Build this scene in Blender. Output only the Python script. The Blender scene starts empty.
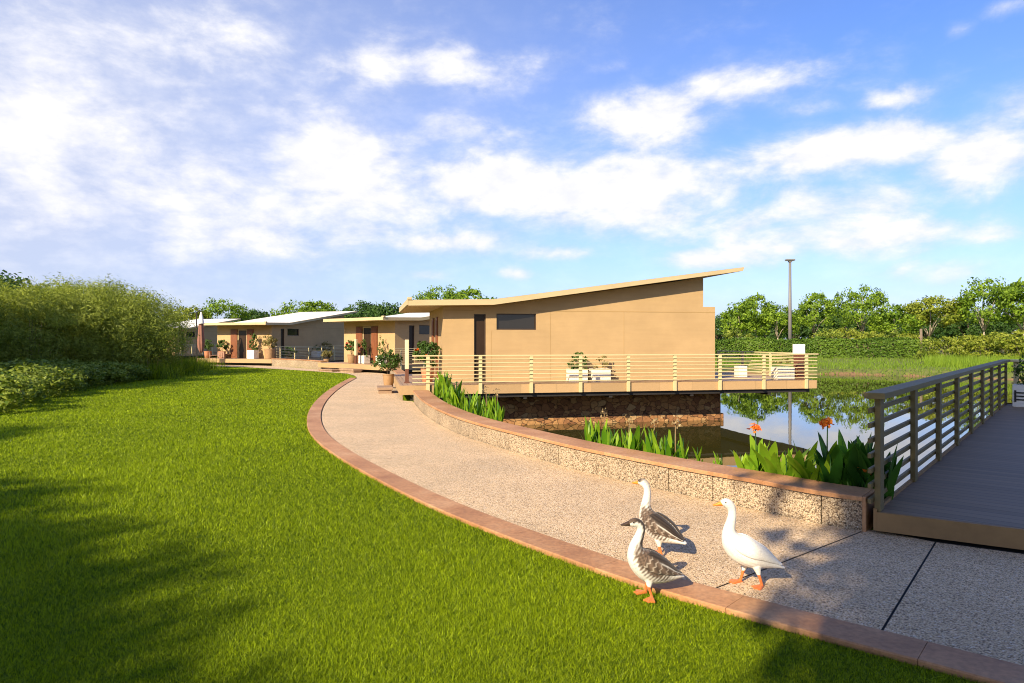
import bpy, bmesh, math, random
import numpy as np
from mathutils import Vector, Matrix

random.seed(7)
RNG = np.random.default_rng(11)
S = bpy.context.scene
COL = S.collection
R = math.radians

# ---------------------------------------------------------------- camera
F_PX = 683.0
CAM_H = 1.75
HZ = 340.0
cam_d = bpy.data.cameras.new('camera')
cam = bpy.data.objects.new('camera', cam_d)
COL.objects.link(cam)
cam.location = (0, 0, CAM_H)
cam.rotation_euler = (R(90), 0, 0)
cam_d.sensor_width = 36
cam_d.lens = 36 * F_PX / 1024
cam_d.shift_y = -(341.5 - HZ) / 1024
cam_d.clip_start = 0.05
cam_d.clip_end = 6000
S.camera = cam

# ---------------------------------------------------------------- exposure
S.view_settings.view_transform = 'Standard'
S.view_settings.look = 'None'
S.view_settings.gamma = 1
S.view_settings.exposure = 0.85
S.view_settings.use_curve_mapping = False
S.render.resolution_x, S.render.resolution_y = 1024, 683
S.render.engine = 'CYCLES'
S.cycles.max_bounces = 6
S.cycles.diffuse_bounces = 3
S.cycles.glossy_bounces = 3
S.cycles.transmission_bounces = 3
S.cycles.transparent_max_bounces = 6
S.cycles.caustics_reflective = False
S.cycles.caustics_refractive = False
S.cycles.use_denoising = True
S.cycles.filter_width = 1.05

# ---------------------------------------------------------------- sun
SUN_DIR = Vector((0.489, 0.701, -0.517)).normalized()      # the way the light travels
sun_d = bpy.data.lights.new('sun', 'SUN')
sun_d.energy = 5.0
sun_d.angle = R(0.6)
sun_d.color = (1.0, 0.83, 0.58)
sun = bpy.data.objects.new('sun', sun_d)
COL.objects.link(sun)
sun.rotation_euler = SUN_DIR.to_track_quat('-Z', 'Y').to_euler()
sun.location = (-30, -40, 40)

# ---------------------------------------------------------------- world: Nishita sky and clouds
W = bpy.data.worlds.new('World')
S.world = W
W.use_nodes = True
wt = W.node_tree
for n in list(wt.nodes):
    wt.nodes.remove(n)


def wn(t, **k):
    n = wt.nodes.new(t)
    for a, b in k.items():
        setattr(n, a, b)
    return n


def wm(op, a, b=None, c=None, clamp=False):
    n = wt.nodes.new('ShaderNodeMath')
    n.operation = op
    n.use_clamp = clamp
    for i, v in enumerate((a, b, c)):
        if v is None:
            continue
        if isinstance(v, (int, float)):
            n.inputs[i].default_value = v
        else:
            wt.links.new(v, n.inputs[i])
    return n.outputs[0]


out = wn('ShaderNodeOutputWorld')
sky = wn('ShaderNodeTexSky', sky_type='NISHITA', sun_disc=False)
sky.sun_elevation = math.asin(-SUN_DIR.z)
sky.sun_rotation = math.atan2(-SUN_DIR.x, -SUN_DIR.y)
sky.altitude = 50
sky.air_density = 1.0
sky.dust_density = 1.0
sky.ozone_density = 1.6
hsv = wn('ShaderNodeHueSaturation')
hsv.inputs['Saturation'].default_value = 1.12
hsv.inputs['Value'].default_value = 1.0
wt.links.new(sky.outputs[0], hsv.inputs['Color'])
bg1 = wn('ShaderNodeBackground')
bg1.inputs[1].default_value = 0.115
tnt = wn('ShaderNodeMixRGB', blend_type='MULTIPLY')
tnt.inputs[0].default_value = 1
tnt.inputs[2].default_value = (.63, .755, 1.13, 1)
wt.links.new(hsv.outputs[0], tnt.inputs[1])
wt.links.new(tnt.outputs[0], bg1.inputs[0])
tc = wn('ShaderNodeTexCoord')
sep = wn('ShaderNodeSeparateXYZ')
wt.links.new(tc.outputs['Generated'], sep.inputs[0])
dx, dy, dz = sep.outputs
az = wm('ARCTAN2', dx, dy)
el = wm('ARCSINE', dz)
# cloud noise on the sky's own directions, stretched sideways
comb = wn('ShaderNodeCombineXYZ')
wt.links.new(az, comb.inputs[0])
wt.links.new(wm('MULTIPLY', el, 1.9), comb.inputs[1])
nz = wn('ShaderNodeTexNoise')
nz.inputs['Scale'].default_value = 7.0
nz.inputs['Detail'].default_value = 11
nz.inputs['Roughness'].default_value = 0.60
nz.inputs['Distortion'].default_value = 0.35
wt.links.new(comb.outputs[0], nz.inputs['Vector'])
nz2 = wn('ShaderNodeTexNoise')
nz2.inputs['Scale'].default_value = 19.0
nz2.inputs['Detail'].default_value = 7
nz2.inputs['Roughness'].default_value = 0.6
wt.links.new(comb.outputs[0], nz2.inputs['Vector'])


def px_ang(x, y):
    a = math.atan((x - 512) / F_PX)
    e = math.atan((HZ - y) / math.hypot(F_PX, x - 512))
    return a, e


CLOUDS = [(40, 120, 170, 120, .56), (150, 190, 150, 75, .50), (335, 165, 70, 50, .80), (372, 66, 50, 30, .66),
          (455, 66, 75, 30, .72), (527, 58, 55, 18, .55), (300, 205, 150, 50, .66), (225, 240, 60, 18, .60),
          (430, 243, 75, 14, .70), (490, 182, 75, 32, .82), (575, 190, 110, 36, .90), (640, 122, 75, 34, .88),
          (725, 88, 95, 26, .74), (840, 147, 110, 24, 1.0), (735, 160, 60, 22, .6), (975, 158, 58, 42, .90),
          (1015, 110, 50, 24, .62), (850, 240, 120, 22, .62), (705, 262, 50, 14, .62), (940, 272, 70, 18, .58),
          (560, 253, 55, 9, .56), (512, 274, 22, 7, .6), (240, 35, 90, 45, .5), (957, 29, 18, 11, .58),
          (1015, 4, 45, 14, .58), (800, 110, 50, 13, .56), (890, 100, 60, 15, .56), (605, 68, 26, 8, .56),
          (690, 215, 170, 40, .46), (120, 30, 150, 60, .52), (420, 275, 30, 8, .52), (900, 200, 120, 22, .46), (960, 235, 90, 16, .56), (770, 245, 60, 14, .5), (480, 130, 90, 30, .46), (560, 230, 330, 45, .40), (300, 110, 160, 60, .44), (800, 190, 180, 50, .40)]
tot = None
for (x, y, rx, ry, s) in CLOUDS:
    a, e = px_ang(x, y)
    ra = abs(px_ang(x + rx * .5, y)[0] - px_ang(x - rx * .5, y)[0])
    re = abs(px_ang(x, y - ry * .5)[1] - px_ang(x, y + ry * .5)[1])
    ta = wm('MULTIPLY', wm('SUBTRACT', az, a), 1 / ra)
    te = wm('MULTIPLY', wm('SUBTRACT', el, e), 1 / re)
    q = wm('ADD', wm('MULTIPLY', ta, ta), wm('MULTIPLY', te, te))
    g = wm('MULTIPLY', wm('POWER', 2.71828, wm('MULTIPLY', q, -0.9)), s)
    tot = g if tot is None else wm('MAXIMUM', wm('ADD', tot, wm('MULTIPLY', g, .35)), g)
nsum = wm('ADD', wm('MULTIPLY', wm('SUBTRACT', nz.outputs[0], .5), 2.0), wm('MULTIPLY', wm('SUBTRACT', nz2.outputs[0], .5), .6))
# thin cloud all over; unseen extra added behind the camera to neutralise ambient blue
back = wm('MULTIPLY_ADD', dy, -.5, .05, clamp=True)
dens = wm('ADD', wm('MAXIMUM', tot, wm('ADD', .12, back)), wm('MULTIPLY', nsum, .78))
mr = wn('ShaderNodeMapRange', interpolation_type='SMOOTHSTEP')
mr.inputs[1].default_value = .08
mr.inputs[2].default_value = .9
wt.links.new(dens, mr.inputs[0])
# pale haze: low over the horizon, and wide over the left
hz_low = wm('POWER', 2.71828, wm('MULTIPLY', wm('MAXIMUM', el, 0), -7.0))
aL, eL = px_ang(20, 170)
tl = wm('MULTIPLY', wm('SUBTRACT', az, aL - .1), 1 / .74)
tv = wm('MULTIPLY', wm('SUBTRACT', el, eL), 1 / .42)
hz_left = wm('POWER', 2.71828, wm('MULTIPLY', wm('ADD', wm('MULTIPLY', tl, tl), wm('MULTIPLY', tv, tv)), -1.0))
veil = wm('MAXIMUM', wm('MULTIPLY', hz_low, .66), wm('MULTIPLY', hz_left, .92))
mr2 = wn('ShaderNodeMapRange', interpolation_type='SMOOTHSTEP')
mr2.inputs[1].default_value = .34
mr2.inputs[2].default_value = .92
wt.links.new(dens, mr2.inputs[0])
cl = wm('ADD', wm('MULTIPLY', mr2.outputs[0], .50), wm('MULTIPLY', mr.outputs[0], .50), clamp=True)
fac = wm('SUBTRACT', 1.0, wm('MULTIPLY', wm('SUBTRACT', 1.0, cl), wm('SUBTRACT', 1.0, veil)), clamp=True)
# the thick middles of clouds are whiter, their lower and thin parts greyer and bluer
body = wm('ADD', wm('MULTIPLY', cl, .75), wm('MULTIPLY', wm('SUBTRACT', nz2.outputs[0], .45), 1.1), clamp=True)
ccol = wn('ShaderNodeMixRGB')
ccol.inputs[1].default_value = (.54, .59, .76, 1)
ccol.inputs[2].default_value = (.93, .91, .92, 1)
wt.links.new(body, ccol.inputs[0])
bg2 = wn('ShaderNodeBackground')
bg2.inputs[1].default_value = 0.67
wt.links.new(ccol.outputs[0], bg2.inputs[0])
mixs = wn('ShaderNodeMixShader')
wt.links.new(fac, mixs.inputs[0])
wt.links.new(bg1.outputs[0], mixs.inputs[1])
wt.links.new(bg2.outputs[0], mixs.inputs[2])
wt.links.new(mixs.outputs[0], out.inputs[0])


# ================================================================ helpers
def setp(o, label=None, cat=None, group=None, kind=None):
    if label:
        o['label'] = label
    if cat:
        o['category'] = cat
    if group:
        o['group'] = group
    if kind:
        o['kind'] = kind
    return o


def thing(name, label, cat, loc=(0, 0, 0), rz=0.0, group=None):
    o = bpy.data.objects.new(name, None)
    o.empty_display_size = .2
    COL.objects.link(o)
    o.location = loc
    o.rotation_euler = (0, 0, rz)
    return setp(o, label, cat, group)


def mesh_obj(name, verts, faces, mats, parent=None, mi=None, smooth=False, tint=None, color=None):
    me = bpy.data.meshes.new(name)
    verts = np.asarray(verts, dtype=np.float32)
    if isinstance(faces, np.ndarray):
        nv = faces.shape[1]
        nf = faces.shape[0]
        me.vertices.add(len(verts))
        me.vertices.foreach_set('co', verts.ravel())
        me.loops.add(nf * nv)
        me.loops.foreach_set('vertex_index', faces.astype(np.int32).ravel())
        me.polygons.add(nf)
        me.polygons.foreach_set('loop_start', np.arange(0, nf * nv, nv, dtype=np.int32))
        me.update(calc_edges=True)
        me.validate()
    else:
        me.from_pydata(verts.tolist(), [], faces)
        me.update()
    if not isinstance(mats, (list, tuple)):
        mats = [mats]
    for m in mats:
        me.materials.append(m)
    if mi is not None:
        me.polygons.foreach_set('material_index', np.asarray(mi, dtype=np.int32))
    if smooth:
        me.polygons.foreach_set('use_smooth', np.ones(len(me.polygons), dtype=bool))
    if tint is not None:
        a = me.attributes.new('tint', 'FLOAT', 'FACE')
        a.data.foreach_set('value', np.asarray(tint, dtype=np.float32))
    if color is not None:
        a = me.attributes.new('plumage', 'FLOAT_COLOR', 'POINT')
        a.data.foreach_set('color', np.asarray(color, dtype=np.float32).ravel())
    o = bpy.data.objects.new(name, me)
    COL.objects.link(o)
    if parent is not None:
        o.parent = parent
    return o


class MB:
    """collects shapes into one mesh"""

    def __init__(s):
        s.v, s.f, s.m = [], [], []

    def add(s, v, f, m=0):
        b = len(s.v)
        s.v += [tuple(p) for p in v]
        s.f += [tuple(i + b for i in q) for q in f]
        s.m += [m] * len(f)
        return s

    def box(s, x0, x1, y0, y1, z0, z1, m=0, M=None, bev=0.0):
        if bev > 0:
            b = bev
            bm = bmesh.new()
            bmesh.ops.create_cube(bm, size=1)
            for v in bm.verts:
                v.co = Vector((x0 + (v.co.x + .5) * (x1 - x0), y0 + (v.co.y + .5) * (y1 - y0), z0 + (v.co.z + .5) * (z1 - z0)))
            bmesh.ops.bevel(bm, geom=bm.edges[:], offset=b, segments=2, profile=.6, affect='EDGES')
            bm.verts.index_update()
            vs = [v.co.copy() for v in bm.verts]
            fs = [[v.index for v in f.verts] for f in bm.faces]
            bm.free()
        else:
            vs = [Vector(p) for p in ((x0, y0, z0), (x1, y0, z0), (x1, y1, z0), (x0, y1, z0), (x0, y0, z1), (x1, y0, z1), (x1, y1, z1), (x0, y1, z1))]
            fs = [(0, 3, 2, 1), (4, 5, 6, 7), (0, 1, 5, 4), (1, 2, 6, 5), (2, 3, 7, 6), (3, 0, 4, 7)]
        if M is not None:
            vs = [M @ p for p in vs]
        return s.add(vs, fs, m)

    def prism(s, poly, axis, a0, a1, m=0):
        """poly: 2D outline; axis 'y': (u,z) outline run along y; 'z': (x,y) outline run along z"""
        n = len(poly)
        if axis == 'y':
            v = [(p[0], a0, p[1]) for p in poly] + [(p[0], a1, p[1]) for p in poly]
        elif axis == 'x':
            v = [(a0, p[0], p[1]) for p in poly] + [(a1, p[0], p[1]) for p in poly]
        else:
            v = [(p[0], p[1], a0) for p in poly] + [(p[0], p[1], a1) for p in poly]
        f = [tuple(range(n - 1, -1, -1)), tuple(range(n, 2 * n))]
        f += [(i, (i + 1) % n, n + (i + 1) % n, n + i) for i in range(n)]
        return s.add(v, f, m)

    def tube(s, pts, rad, seg=8, m=0, cap=True):
        pts = [Vector(p) for p in pts]
        if isinstance(rad, (int, float)):
            rad = [rad] * len(pts)
        v, f = [], []
        for i, p in enumerate(pts):
            t = (pts[min(i + 1, len(pts) - 1)] - pts[max(i - 1, 0)]).normalized()
            a = t.orthogonal().normalized() if abs(t.z) > .95 else t.cross(Vector((0, 0, 1))).normalized()
            if abs(t.z) > .95:
                a = (Vector((1, 0, 0)) - t * t.x).normalized()
            b = t.cross(a)
            for k in range(seg):
                w = 2 * math.pi * k / seg
                v.append(p + (a * math.cos(w) + b * math.sin(w)) * rad[i])
        for i in range(len(pts) - 1):
            for k in range(seg):
                f.append((i * seg + k, i * seg + (k + 1) % seg, (i + 1) * seg + (k + 1) % seg, (i + 1) * seg + k))
        if cap:
            f.append(tuple(range(seg - 1, -1, -1)))
            f.append(tuple(range((len(pts) - 1) * seg, len(pts) * seg)))
        return s.add(v, f, m)

    def lathe(s, prof, seg=20, m=0, c=(0, 0, 0)):
        return s.tube_rings([(c[0], c[1], c[2] + z) for r, z in prof], [r for r, z in prof], seg, m)

    def tube_rings(s, cs, rs, seg, m):
        v, f = [], []
        for c, r in zip(cs, rs):
            for k in range(seg):
                w = 2 * math.pi * k / seg
                v.append((c[0] + r * math.cos(w), c[1] + r * math.sin(w), c[2]))
        n = len(cs)
        for i in range(n - 1):
            for k in range(seg):
                f.append((i * seg + k, i * seg + (k + 1) % seg, (i + 1) * seg + (k + 1) % seg, (i + 1) * seg + k))
        f.append(tuple(range(seg - 1, -1, -1)))
        f.append(tuple(range((n - 1) * seg, n * seg)))
        return s.add(v, f, m)

    def build(s, name, mats, parent=None, smooth=False, angle=None):
        o = mesh_obj(name, s.v, s.f, mats, parent, s.m, smooth)
        bm = bmesh.new()
        bm.from_mesh(o.data)
        bmesh.ops.recalc_face_normals(bm, faces=bm.faces[:])
        bm.to_mesh(o.data)
        bm.free()
        if angle:
            o.data.set_sharp_from_angle(angle=R(angle))
        return o


def copy_tree(o, parent=None):
    c = o.copy()
    COL.objects.link(c)
    if parent is not None:
        c.parent = parent
    for ch in list(o.children):
        copy_tree(ch, c)
    return c


def place(proto, used, loc, rz=0.0, scale=None, label=None, cat=None, group=None):
    """first use takes the prototype itself, later ones copies of it"""
    if proto.name in used:
        o = copy_tree(proto)
    else:
        o = proto
        used.add(proto.name)
    o.location = loc
    o.rotation_euler = (0, 0, rz)
    if scale is not None:
        o.scale = scale if isinstance(scale, (tuple, list)) else (scale,) * 3
    return setp(o, label, cat, group)


USED = set()


def gp(x, y, z=0.0):
    """the point of height z that the photograph shows at pixel x, y"""
    d = (CAM_H - z) * F_PX / (y - HZ)
    return Vector(((x - 512) / F_PX * d, d, z))


def at(x, d, z=0.0):
    return Vector(((x - 512) / F_PX * d, d, z))


def catmull(P, n=8):
    P = [np.array(p, float) for p in P]
    Q = [2 * P[0] - P[1]] + P + [2 * P[-1] - P[-2]]
    o = []
    for i in range(1, len(Q) - 2):
        for k in range(n):
            t = k / n
            a, b, c, d = Q[i - 1], Q[i], Q[i + 1], Q[i + 2]
            o.append(.5 * ((2 * b) + (c - a) * t + (2 * a - 5 * b + 4 * c - d) * t * t + (3 * b - a - 3 * c + d) * t ** 3))
    o.append(P[-1])
    return np.array(o)


def smooth_curve(c, it=6):
    c = c.copy()
    for _ in range(it):
        c[1:-1] = .25 * c[:-2] + .5 * c[1:-1] + .25 * c[2:]
    return c


def resample(c, step):
    seg = np.linalg.norm(np.diff(c, axis=0), axis=1)
    L = np.concatenate([[0], np.cumsum(seg)])
    n = max(2, int(L[-1] / step) + 1)
    t = np.linspace(0, L[-1], n)
    return np.stack([np.interp(t, L, c[:, 0]), np.interp(t, L, c[:, 1])], 1)


def offs(c, d):
    t = np.gradient(c, axis=0)
    t /= np.linalg.norm(t, axis=1)[:, None]
    return c + np.stack([t[:, 1], -t[:, 0]], 1) * d


# ================================================================ materials
def mat(name):
    m = bpy.data.materials.new(name)
    m.use_nodes = True
    nt = m.node_tree
    b = nt.nodes['Principled BSDF']
    return m, nt, b


def nnode(nt, t, **k):
    n = nt.nodes.new(t)
    for a, b in k.items():
        setattr(n, a, b)
    return n


def ramp(nt, src, stops):
    r = nnode(nt, 'ShaderNodeValToRGB')
    e = r.color_ramp.elements
    while len(e) < len(stops):
        e.new(.5)
    for i, (p, c) in enumerate(stops):
        e[i].position = p
        e[i].color = (*c, 1)
    nt.links.new(src, r.inputs[0])
    return r.outputs[0]


def coord(nt, scale=(1, 1, 1), kind='Object'):
    t = nnode(nt, 'ShaderNodeTexCoord')
    mp = nnode(nt, 'ShaderNodeMapping')
    mp.inputs['Scale'].default_value = scale
    nt.links.new(t.outputs[kind], mp.inputs[0])
    return mp.outputs[0]


def noise(nt, vec, scale, detail=5, rough=.55):
    n = nnode(nt, 'ShaderNodeTexNoise')
    n.inputs['Scale'].default_value = scale
    n.inputs['Detail'].default_value = detail
    n.inputs['Roughness'].default_value = rough
    if vec is not None:
        nt.links.new(vec, n.inputs['Vector'])
    return n.outputs[0]


def bump(nt, b, h, dist=.01, strength=.5):
    bp = nnode(nt, 'ShaderNodeBump')
    bp.inputs['Distance'].default_value = dist
    bp.inputs['Strength'].default_value = strength
    nt.links.new(h, bp.inputs['Height'])
    nt.links.new(bp.outputs[0], b.inputs['Normal'])


def mixc(nt, f, a, b, mode='MIX'):
    m = nnode(nt, 'ShaderNodeMixRGB', blend_type=mode)
    for i, v in enumerate((f, a, b)):
        if isinstance(v, (int, float)):
            m.inputs[i].default_value = v
        elif isinstance(v, tuple):
            m.inputs[i].default_value = (*v, 1)
        else:
            nt.links.new(v, m.inputs[i])
    return m.outputs[0]


def plain(name, col, rough=.6, var=.12, scale=6, metal=0, spec=.4, bumpd=0, stretch=(1, 1, 1)):
    m, nt, b = mat(name)
    v = coord(nt, stretch)
    n = noise(nt, v, scale, 6, .6)
    lo = tuple(c * (1 - var) for c in col)
    hi = tuple(min(1, c * (1 + var)) for c in col)
    nt.links.new(ramp(nt, n, [(.3, lo), (.7, hi)]), b.inputs['Base Color'])
    b.inputs['Roughness'].default_value = rough
    b.inputs['Metallic'].default_value = metal
    b.inputs['Specular IOR Level'].default_value = spec
    if bumpd:
        bump(nt, b, noise(nt, v, scale * 8, 4), bumpd, .6)
    return m


def foliage(name, dark, light, trans=.3, rough=.55):
    m, nt, b = mat(name)
    a = nnode(nt, 'ShaderNodeAttribute', attribute_name='tint')
    c = ramp(nt, a.outputs['Fac'], [(0, dark), (1, light)])
    nt.links.new(c, b.inputs['Base Color'])
    b.inputs['Roughness'].default_value = rough
    b.inputs['Specular IOR Level'].default_value = .25
    tr = nnode(nt, 'ShaderNodeBsdfTranslucent')
    c2 = mixc(nt, 1.0, c, (1.0, 1.0, .45), 'MULTIPLY')
    nt.links.new(c2, tr.inputs[0])
    mx = nnode(nt, 'ShaderNodeMixShader')
    mx.inputs[0].default_value = trans
    o = nt.nodes['Material Output']
    nt.links.new(b.outputs[0], mx.inputs[1])
    nt.links.new(tr.outputs[0], mx.inputs[2])
    nt.links.new(mx.outputs[0], o.inputs[0])
    return m


def aggregate(name, stops, scale=115, stain=.14):
    m, nt, b = mat(name)
    v = coord(nt)
    vo = nnode(nt, 'ShaderNodeTexVoronoi')
    vo.inputs['Scale'].default_value = scale
    nt.links.new(v, vo.inputs['Vector'])
    sp = nnode(nt, 'ShaderNodeSeparateColor')
    nt.links.new(vo.outputs['Color'], sp.inputs[0])
    peb = ramp(nt, sp.outputs[0], stops)
    edge = ramp(nt, vo.outputs['Distance'], [(.35, (1, 1, 1)), (.8, (.62, .56, .50))])
    c = mixc(nt, .8, peb, edge, 'MULTIPLY')
    st = ramp(nt, noise(nt, v, .9, 6, .65), [(.3, (1 - stain,) * 3), (.65, (1.08, 1.06, 1.04))])
    c = mixc(nt, 1.0, c, st, 'MULTIPLY')
    nt.links.new(c, b.inputs['Base Color'])
    b.inputs['Roughness'].default_value = .75
    b.inputs['Specular IOR Level'].default_value = .3
    inv = nnode(nt, 'ShaderNodeMath', operation='SUBTRACT')
    inv.inputs[0].default_value = 1
    nt.links.new(vo.outputs['Distance'], inv.inputs[1])
    bump(nt, b, inv.outputs[0], .006, .8)
    return m


M = {}
PEB = [(0.0, (.13, .095, .06)), (.14, (.34, .23, .13)), (.36, (.70, .515, .305)), (.68, (.83, .655, .425)), (.88, (.56, .415, .28)), (1.0, (.93, .83, .66))]
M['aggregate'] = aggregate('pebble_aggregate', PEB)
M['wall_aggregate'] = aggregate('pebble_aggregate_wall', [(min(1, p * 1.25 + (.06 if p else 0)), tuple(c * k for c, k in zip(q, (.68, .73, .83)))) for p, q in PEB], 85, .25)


def timber_stone(name, a, b2, c3):
    m, nt, b = mat(name)
    v = coord(nt)
    n1 = noise(nt, v, 1.7, 6, .6)
    n2 = noise(nt, v, 28, 5, .65)
    c = ramp(nt, n1, [(.3, a), (.52, b2), (.72, c3)])
    g = ramp(nt, n2, [(.3, (.72, .70, .68)), (.65, (1.1, 1.08, 1.05))])
    geo = nnode(nt, 'ShaderNodeAttribute', attribute_name='tint')
    tv = ramp(nt, geo.outputs['Fac'], [(0, (.9, .89, .88)), (1, (1.06, 1.05, 1.04))])
    c = mixc(nt, 1, mixc(nt, 1, c, g, 'MULTIPLY'), tv, 'MULTIPLY')
    nt.links.new(c, b.inputs['Base Color'])
    b.inputs['Roughness'].default_value = .62
    bump(nt, b, n2, .004, .5)
    return m


M['coping'] = timber_stone('red_brown_coping', (.33, .155, .065), (.44, .23, .105), (.52, .31, .165))
M['groove'] = plain('dark_groove', (.035, .03, .026), .9)
M['soil'] = plain('soil', (.045, .032, .02), .95, .4, 9, bumpd=.02)

# hut finishes
def render_mat(name, col, var=.09):
    m, nt, b = mat(name)
    v = coord(nt)
    n1 = noise(nt, v, .8, 7, .6)
    n2 = noise(nt, coord(nt, (.35, .35, 3)), 2.2, 6, .65)
    c = ramp(nt, n1, [(.3, tuple(x * (1 - var) for x in col)), (.7, tuple(x * (1 + var) for x in col))])
    s = ramp(nt, n2, [(.3, (.955, .95, .94)), (.6, (1.02, 1.02, 1.02))])
    nt.links.new(mixc(nt, 1, c, s, 'MULTIPLY'), b.inputs['Base Color'])
    b.inputs['Roughness'].default_value = .8
    b.inputs['Specular IOR Level'].default_value = .2
    bump(nt, b, noise(nt, v, 160, 3), .002, .5)
    return m


M['render'] = render_mat('tan_render', (.445, .305, .155))
M['fascia'] = render_mat('cream_fascia', (.51, .405, .235))
M['membrane'] = plain('white_roof_membrane', (.80, .77, .70), .55, .06, 2)
M['soffit'] = plain('soffit', (.45, .31, .17), .8, .05)
M['frame'] = plain('dark_bronze_frame', (.06, .04, .028), .45, .1)
M['door_wood'] = plain('red_brown_timber', (.19, .065, .025), .55, .25, 5, stretch=(6, 6, .6))
M['dark_in'] = plain('dark_interior', (.02, .015, .012), .9)
m, nt, b = mat('tinted_glass')
b.inputs['Base Color'].default_value = (.02, .018, .016, 1)
b.inputs['Roughness'].default_value = .06
b.inputs['IOR'].default_value = 1.5
bump(nt, b, noise(nt, coord(nt), .7, 2), .02, .15)
M['glass'] = m
M['dark_glass'] = plain('brown_tinted_glass', (.035, .02, .012), .3, .1, spec=.25)


def boards(name, col, pitch, axis='x', rough=.6, var=.2, gapc=.1, gw=.05):
    m, nt, b = mat(name)
    t = nnode(nt, 'ShaderNodeTexCoord')
    sp = nnode(nt, 'ShaderNodeSeparateXYZ')
    nt.links.new(t.outputs['Object'], sp.inputs[0])
    src = sp.outputs['XYZ'.index(axis.upper())]
    mu = nnode(nt, 'ShaderNodeMath', operation='MULTIPLY')
    nt.links.new(src, mu.inputs[0])
    mu.inputs[1].default_value = 1 / pitch
    fr = nnode(nt, 'ShaderNodeMath', operation='FRACT')
    nt.links.new(mu.outputs[0], fr.inputs[0])
    fl = nnode(nt, 'ShaderNodeMath', operation='FLOOR')
    nt.links.new(mu.outputs[0], fl.inputs[0])
    wnz = nnode(nt, 'ShaderNodeTexWhiteNoise', noise_dimensions='1D')
    nt.links.new(fl.outputs[0], wnz.inputs['W'])
    st = (1, 14, 14) if axis == 'y' else (14, 1, 14)
    st = tuple(1 if a == 1 else a for a in ((1, 20, 20) if axis == 'y' else (20, 1, 20)))
    gr = noise(nt, coord(nt, st), 2.0, 5, .6)
    c = ramp(nt, gr, [(.3, tuple(x * (1 - var) for x in col)), (.7, tuple(x * (1 + var) for x in col))])
    pv = ramp(nt, wnz.outputs[0], [(0, (.86, .86, .86)), (1, (1.1, 1.1, 1.1))])
    c = mixc(nt, 1, c, pv, 'MULTIPLY')
    gap = ramp(nt, fr.outputs[0], [(0, (gapc,) * 3), (gw, (1, 1, 1)), (1 - gw, (1, 1, 1)), (1, (gapc,) * 3)])
    nt.links.new(mixc(nt, 1, c, gap, 'MULTIPLY'), b.inputs['Base Color'])
    rr = ramp(nt, gr, [(.3, (rough - .12,) * 3), (.7, (rough + .12,) * 3)])
    nt.links.new(rr, b.inputs['Roughness'])
    bump(nt, b, gap, .006, .5)
    return m


M['deck'] = boards('weathered_deck_boards', (.33, .22, .14), .14, 'x')
M['deck_fascia'] = boards('deck_fascia_boards', (.45, .295, .145), 1.1, 'x', .65, .08, .55, .006)
M['bridge_deck'] = boards('grey_bridge_boards', (.22, .15, .092), .15, 'x', .68, .15, .35)
M['bridge_side'] = plain('bridge_fascia', (.25, .15, .062), .6, .15, 4)
M['rail'] = plain('cream_metal', (.60, .50, .27), .5, .05)
M['bridge_rail'] = plain('bronze_metal', (.165, .13, .06), .6, .08, spec=.25)
M['steel'] = plain('grey_steel', (.16, .15, .145), .45, .08)
M['dark'] = plain('dark_paint', (.025, .022, .02), .6)
M['white'] = plain('white_paint', (.78, .75, .70), .6, .06, 3)
M['cream'] = plain('cream_paint', (.72, .60, .36), .6, .05, 3)
M['white_slats'] = plain('white_slatted_wood', (.74, .71, .64), .6, .1, 5, stretch=(1, 1, 10))
M['terracotta'] = plain('terracotta', (.48, .20, .10), .75, .12, 8)
M['tan_pot'] = plain('tan_ceramic', (.36, .22, .11), .6, .12, 8)
M['bollard_wood'] = plain('red_brown_post', (.14, .055, .032), .5, .2, 8, stretch=(5, 5, .6))
M['cloth'] = plain('faded_rose_canvas', (.25, .115, .08), .85, .15, 4)
M['cloth_white'] = plain('white_canvas', (.8, .77, .72), .85, .05, 4)
M['bark'] = plain('bark', (.17, .13, .09), .9, .35, 5, bumpd=.02, stretch=(2, 2, .5))
M['pale_bark'] = plain('pale_bark', (.34, .29, .22), .85, .25, 5, stretch=(2, 2, .5))
M['furn'] = plain('brown_furniture', (.33, .19, .13), .6, .1)
M['redflower'] = foliage('red_petals', (.5, .03, .03), (.7, .08, .06), .25)
M['orange'] = foliage('orange_petals', (.75, .10, .012), (.85, .33, .05), .3)
M['dry'] = foliage('dry_seed_stalk', (.25, .17, .08), (.46, .36, .2), .15)

# stone base
m, nt, b = mat('rubble_stone')
v = coord(nt, (1, 1, 1.25))
dist = nnode(nt, 'ShaderNodeVectorMath', operation='ADD')
nt.links.new(v, dist.inputs[0])
nz_ = nnode(nt, 'ShaderNodeTexNoise')
nz_.inputs['Scale'].default_value = 3
nt.links.new(v, nz_.inputs['Vector'])
sc_ = nnode(nt, 'ShaderNodeVectorMath', operation='SCALE')
nt.links.new(nz_.outputs['Color'], sc_.inputs[0])
sc_.inputs['Scale'].default_value = .25
nt.links.new(sc_.outputs[0], dist.inputs[1])
vo = nnode(nt, 'ShaderNodeTexVoronoi')
vo.inputs['Scale'].default_value = 4.8
nt.links.new(dist.outputs[0], vo.inputs['Vector'])
ve = nnode(nt, 'ShaderNodeTexVoronoi', feature='DISTANCE_TO_EDGE')
ve.inputs['Scale'].default_value = 4.8
nt.links.new(dist.outputs[0], ve.inputs['Vector'])
sp = nnode(nt, 'ShaderNodeSeparateColor')
nt.links.new(vo.outputs['Color'], sp.inputs[0])
c = ramp(nt, sp.outputs[0], [(0, (.20, .09, .04)), (.4, (.34, .165, .065)), (.75, (.43, .24, .095)), (1, (.48, .32, .16))])
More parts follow.
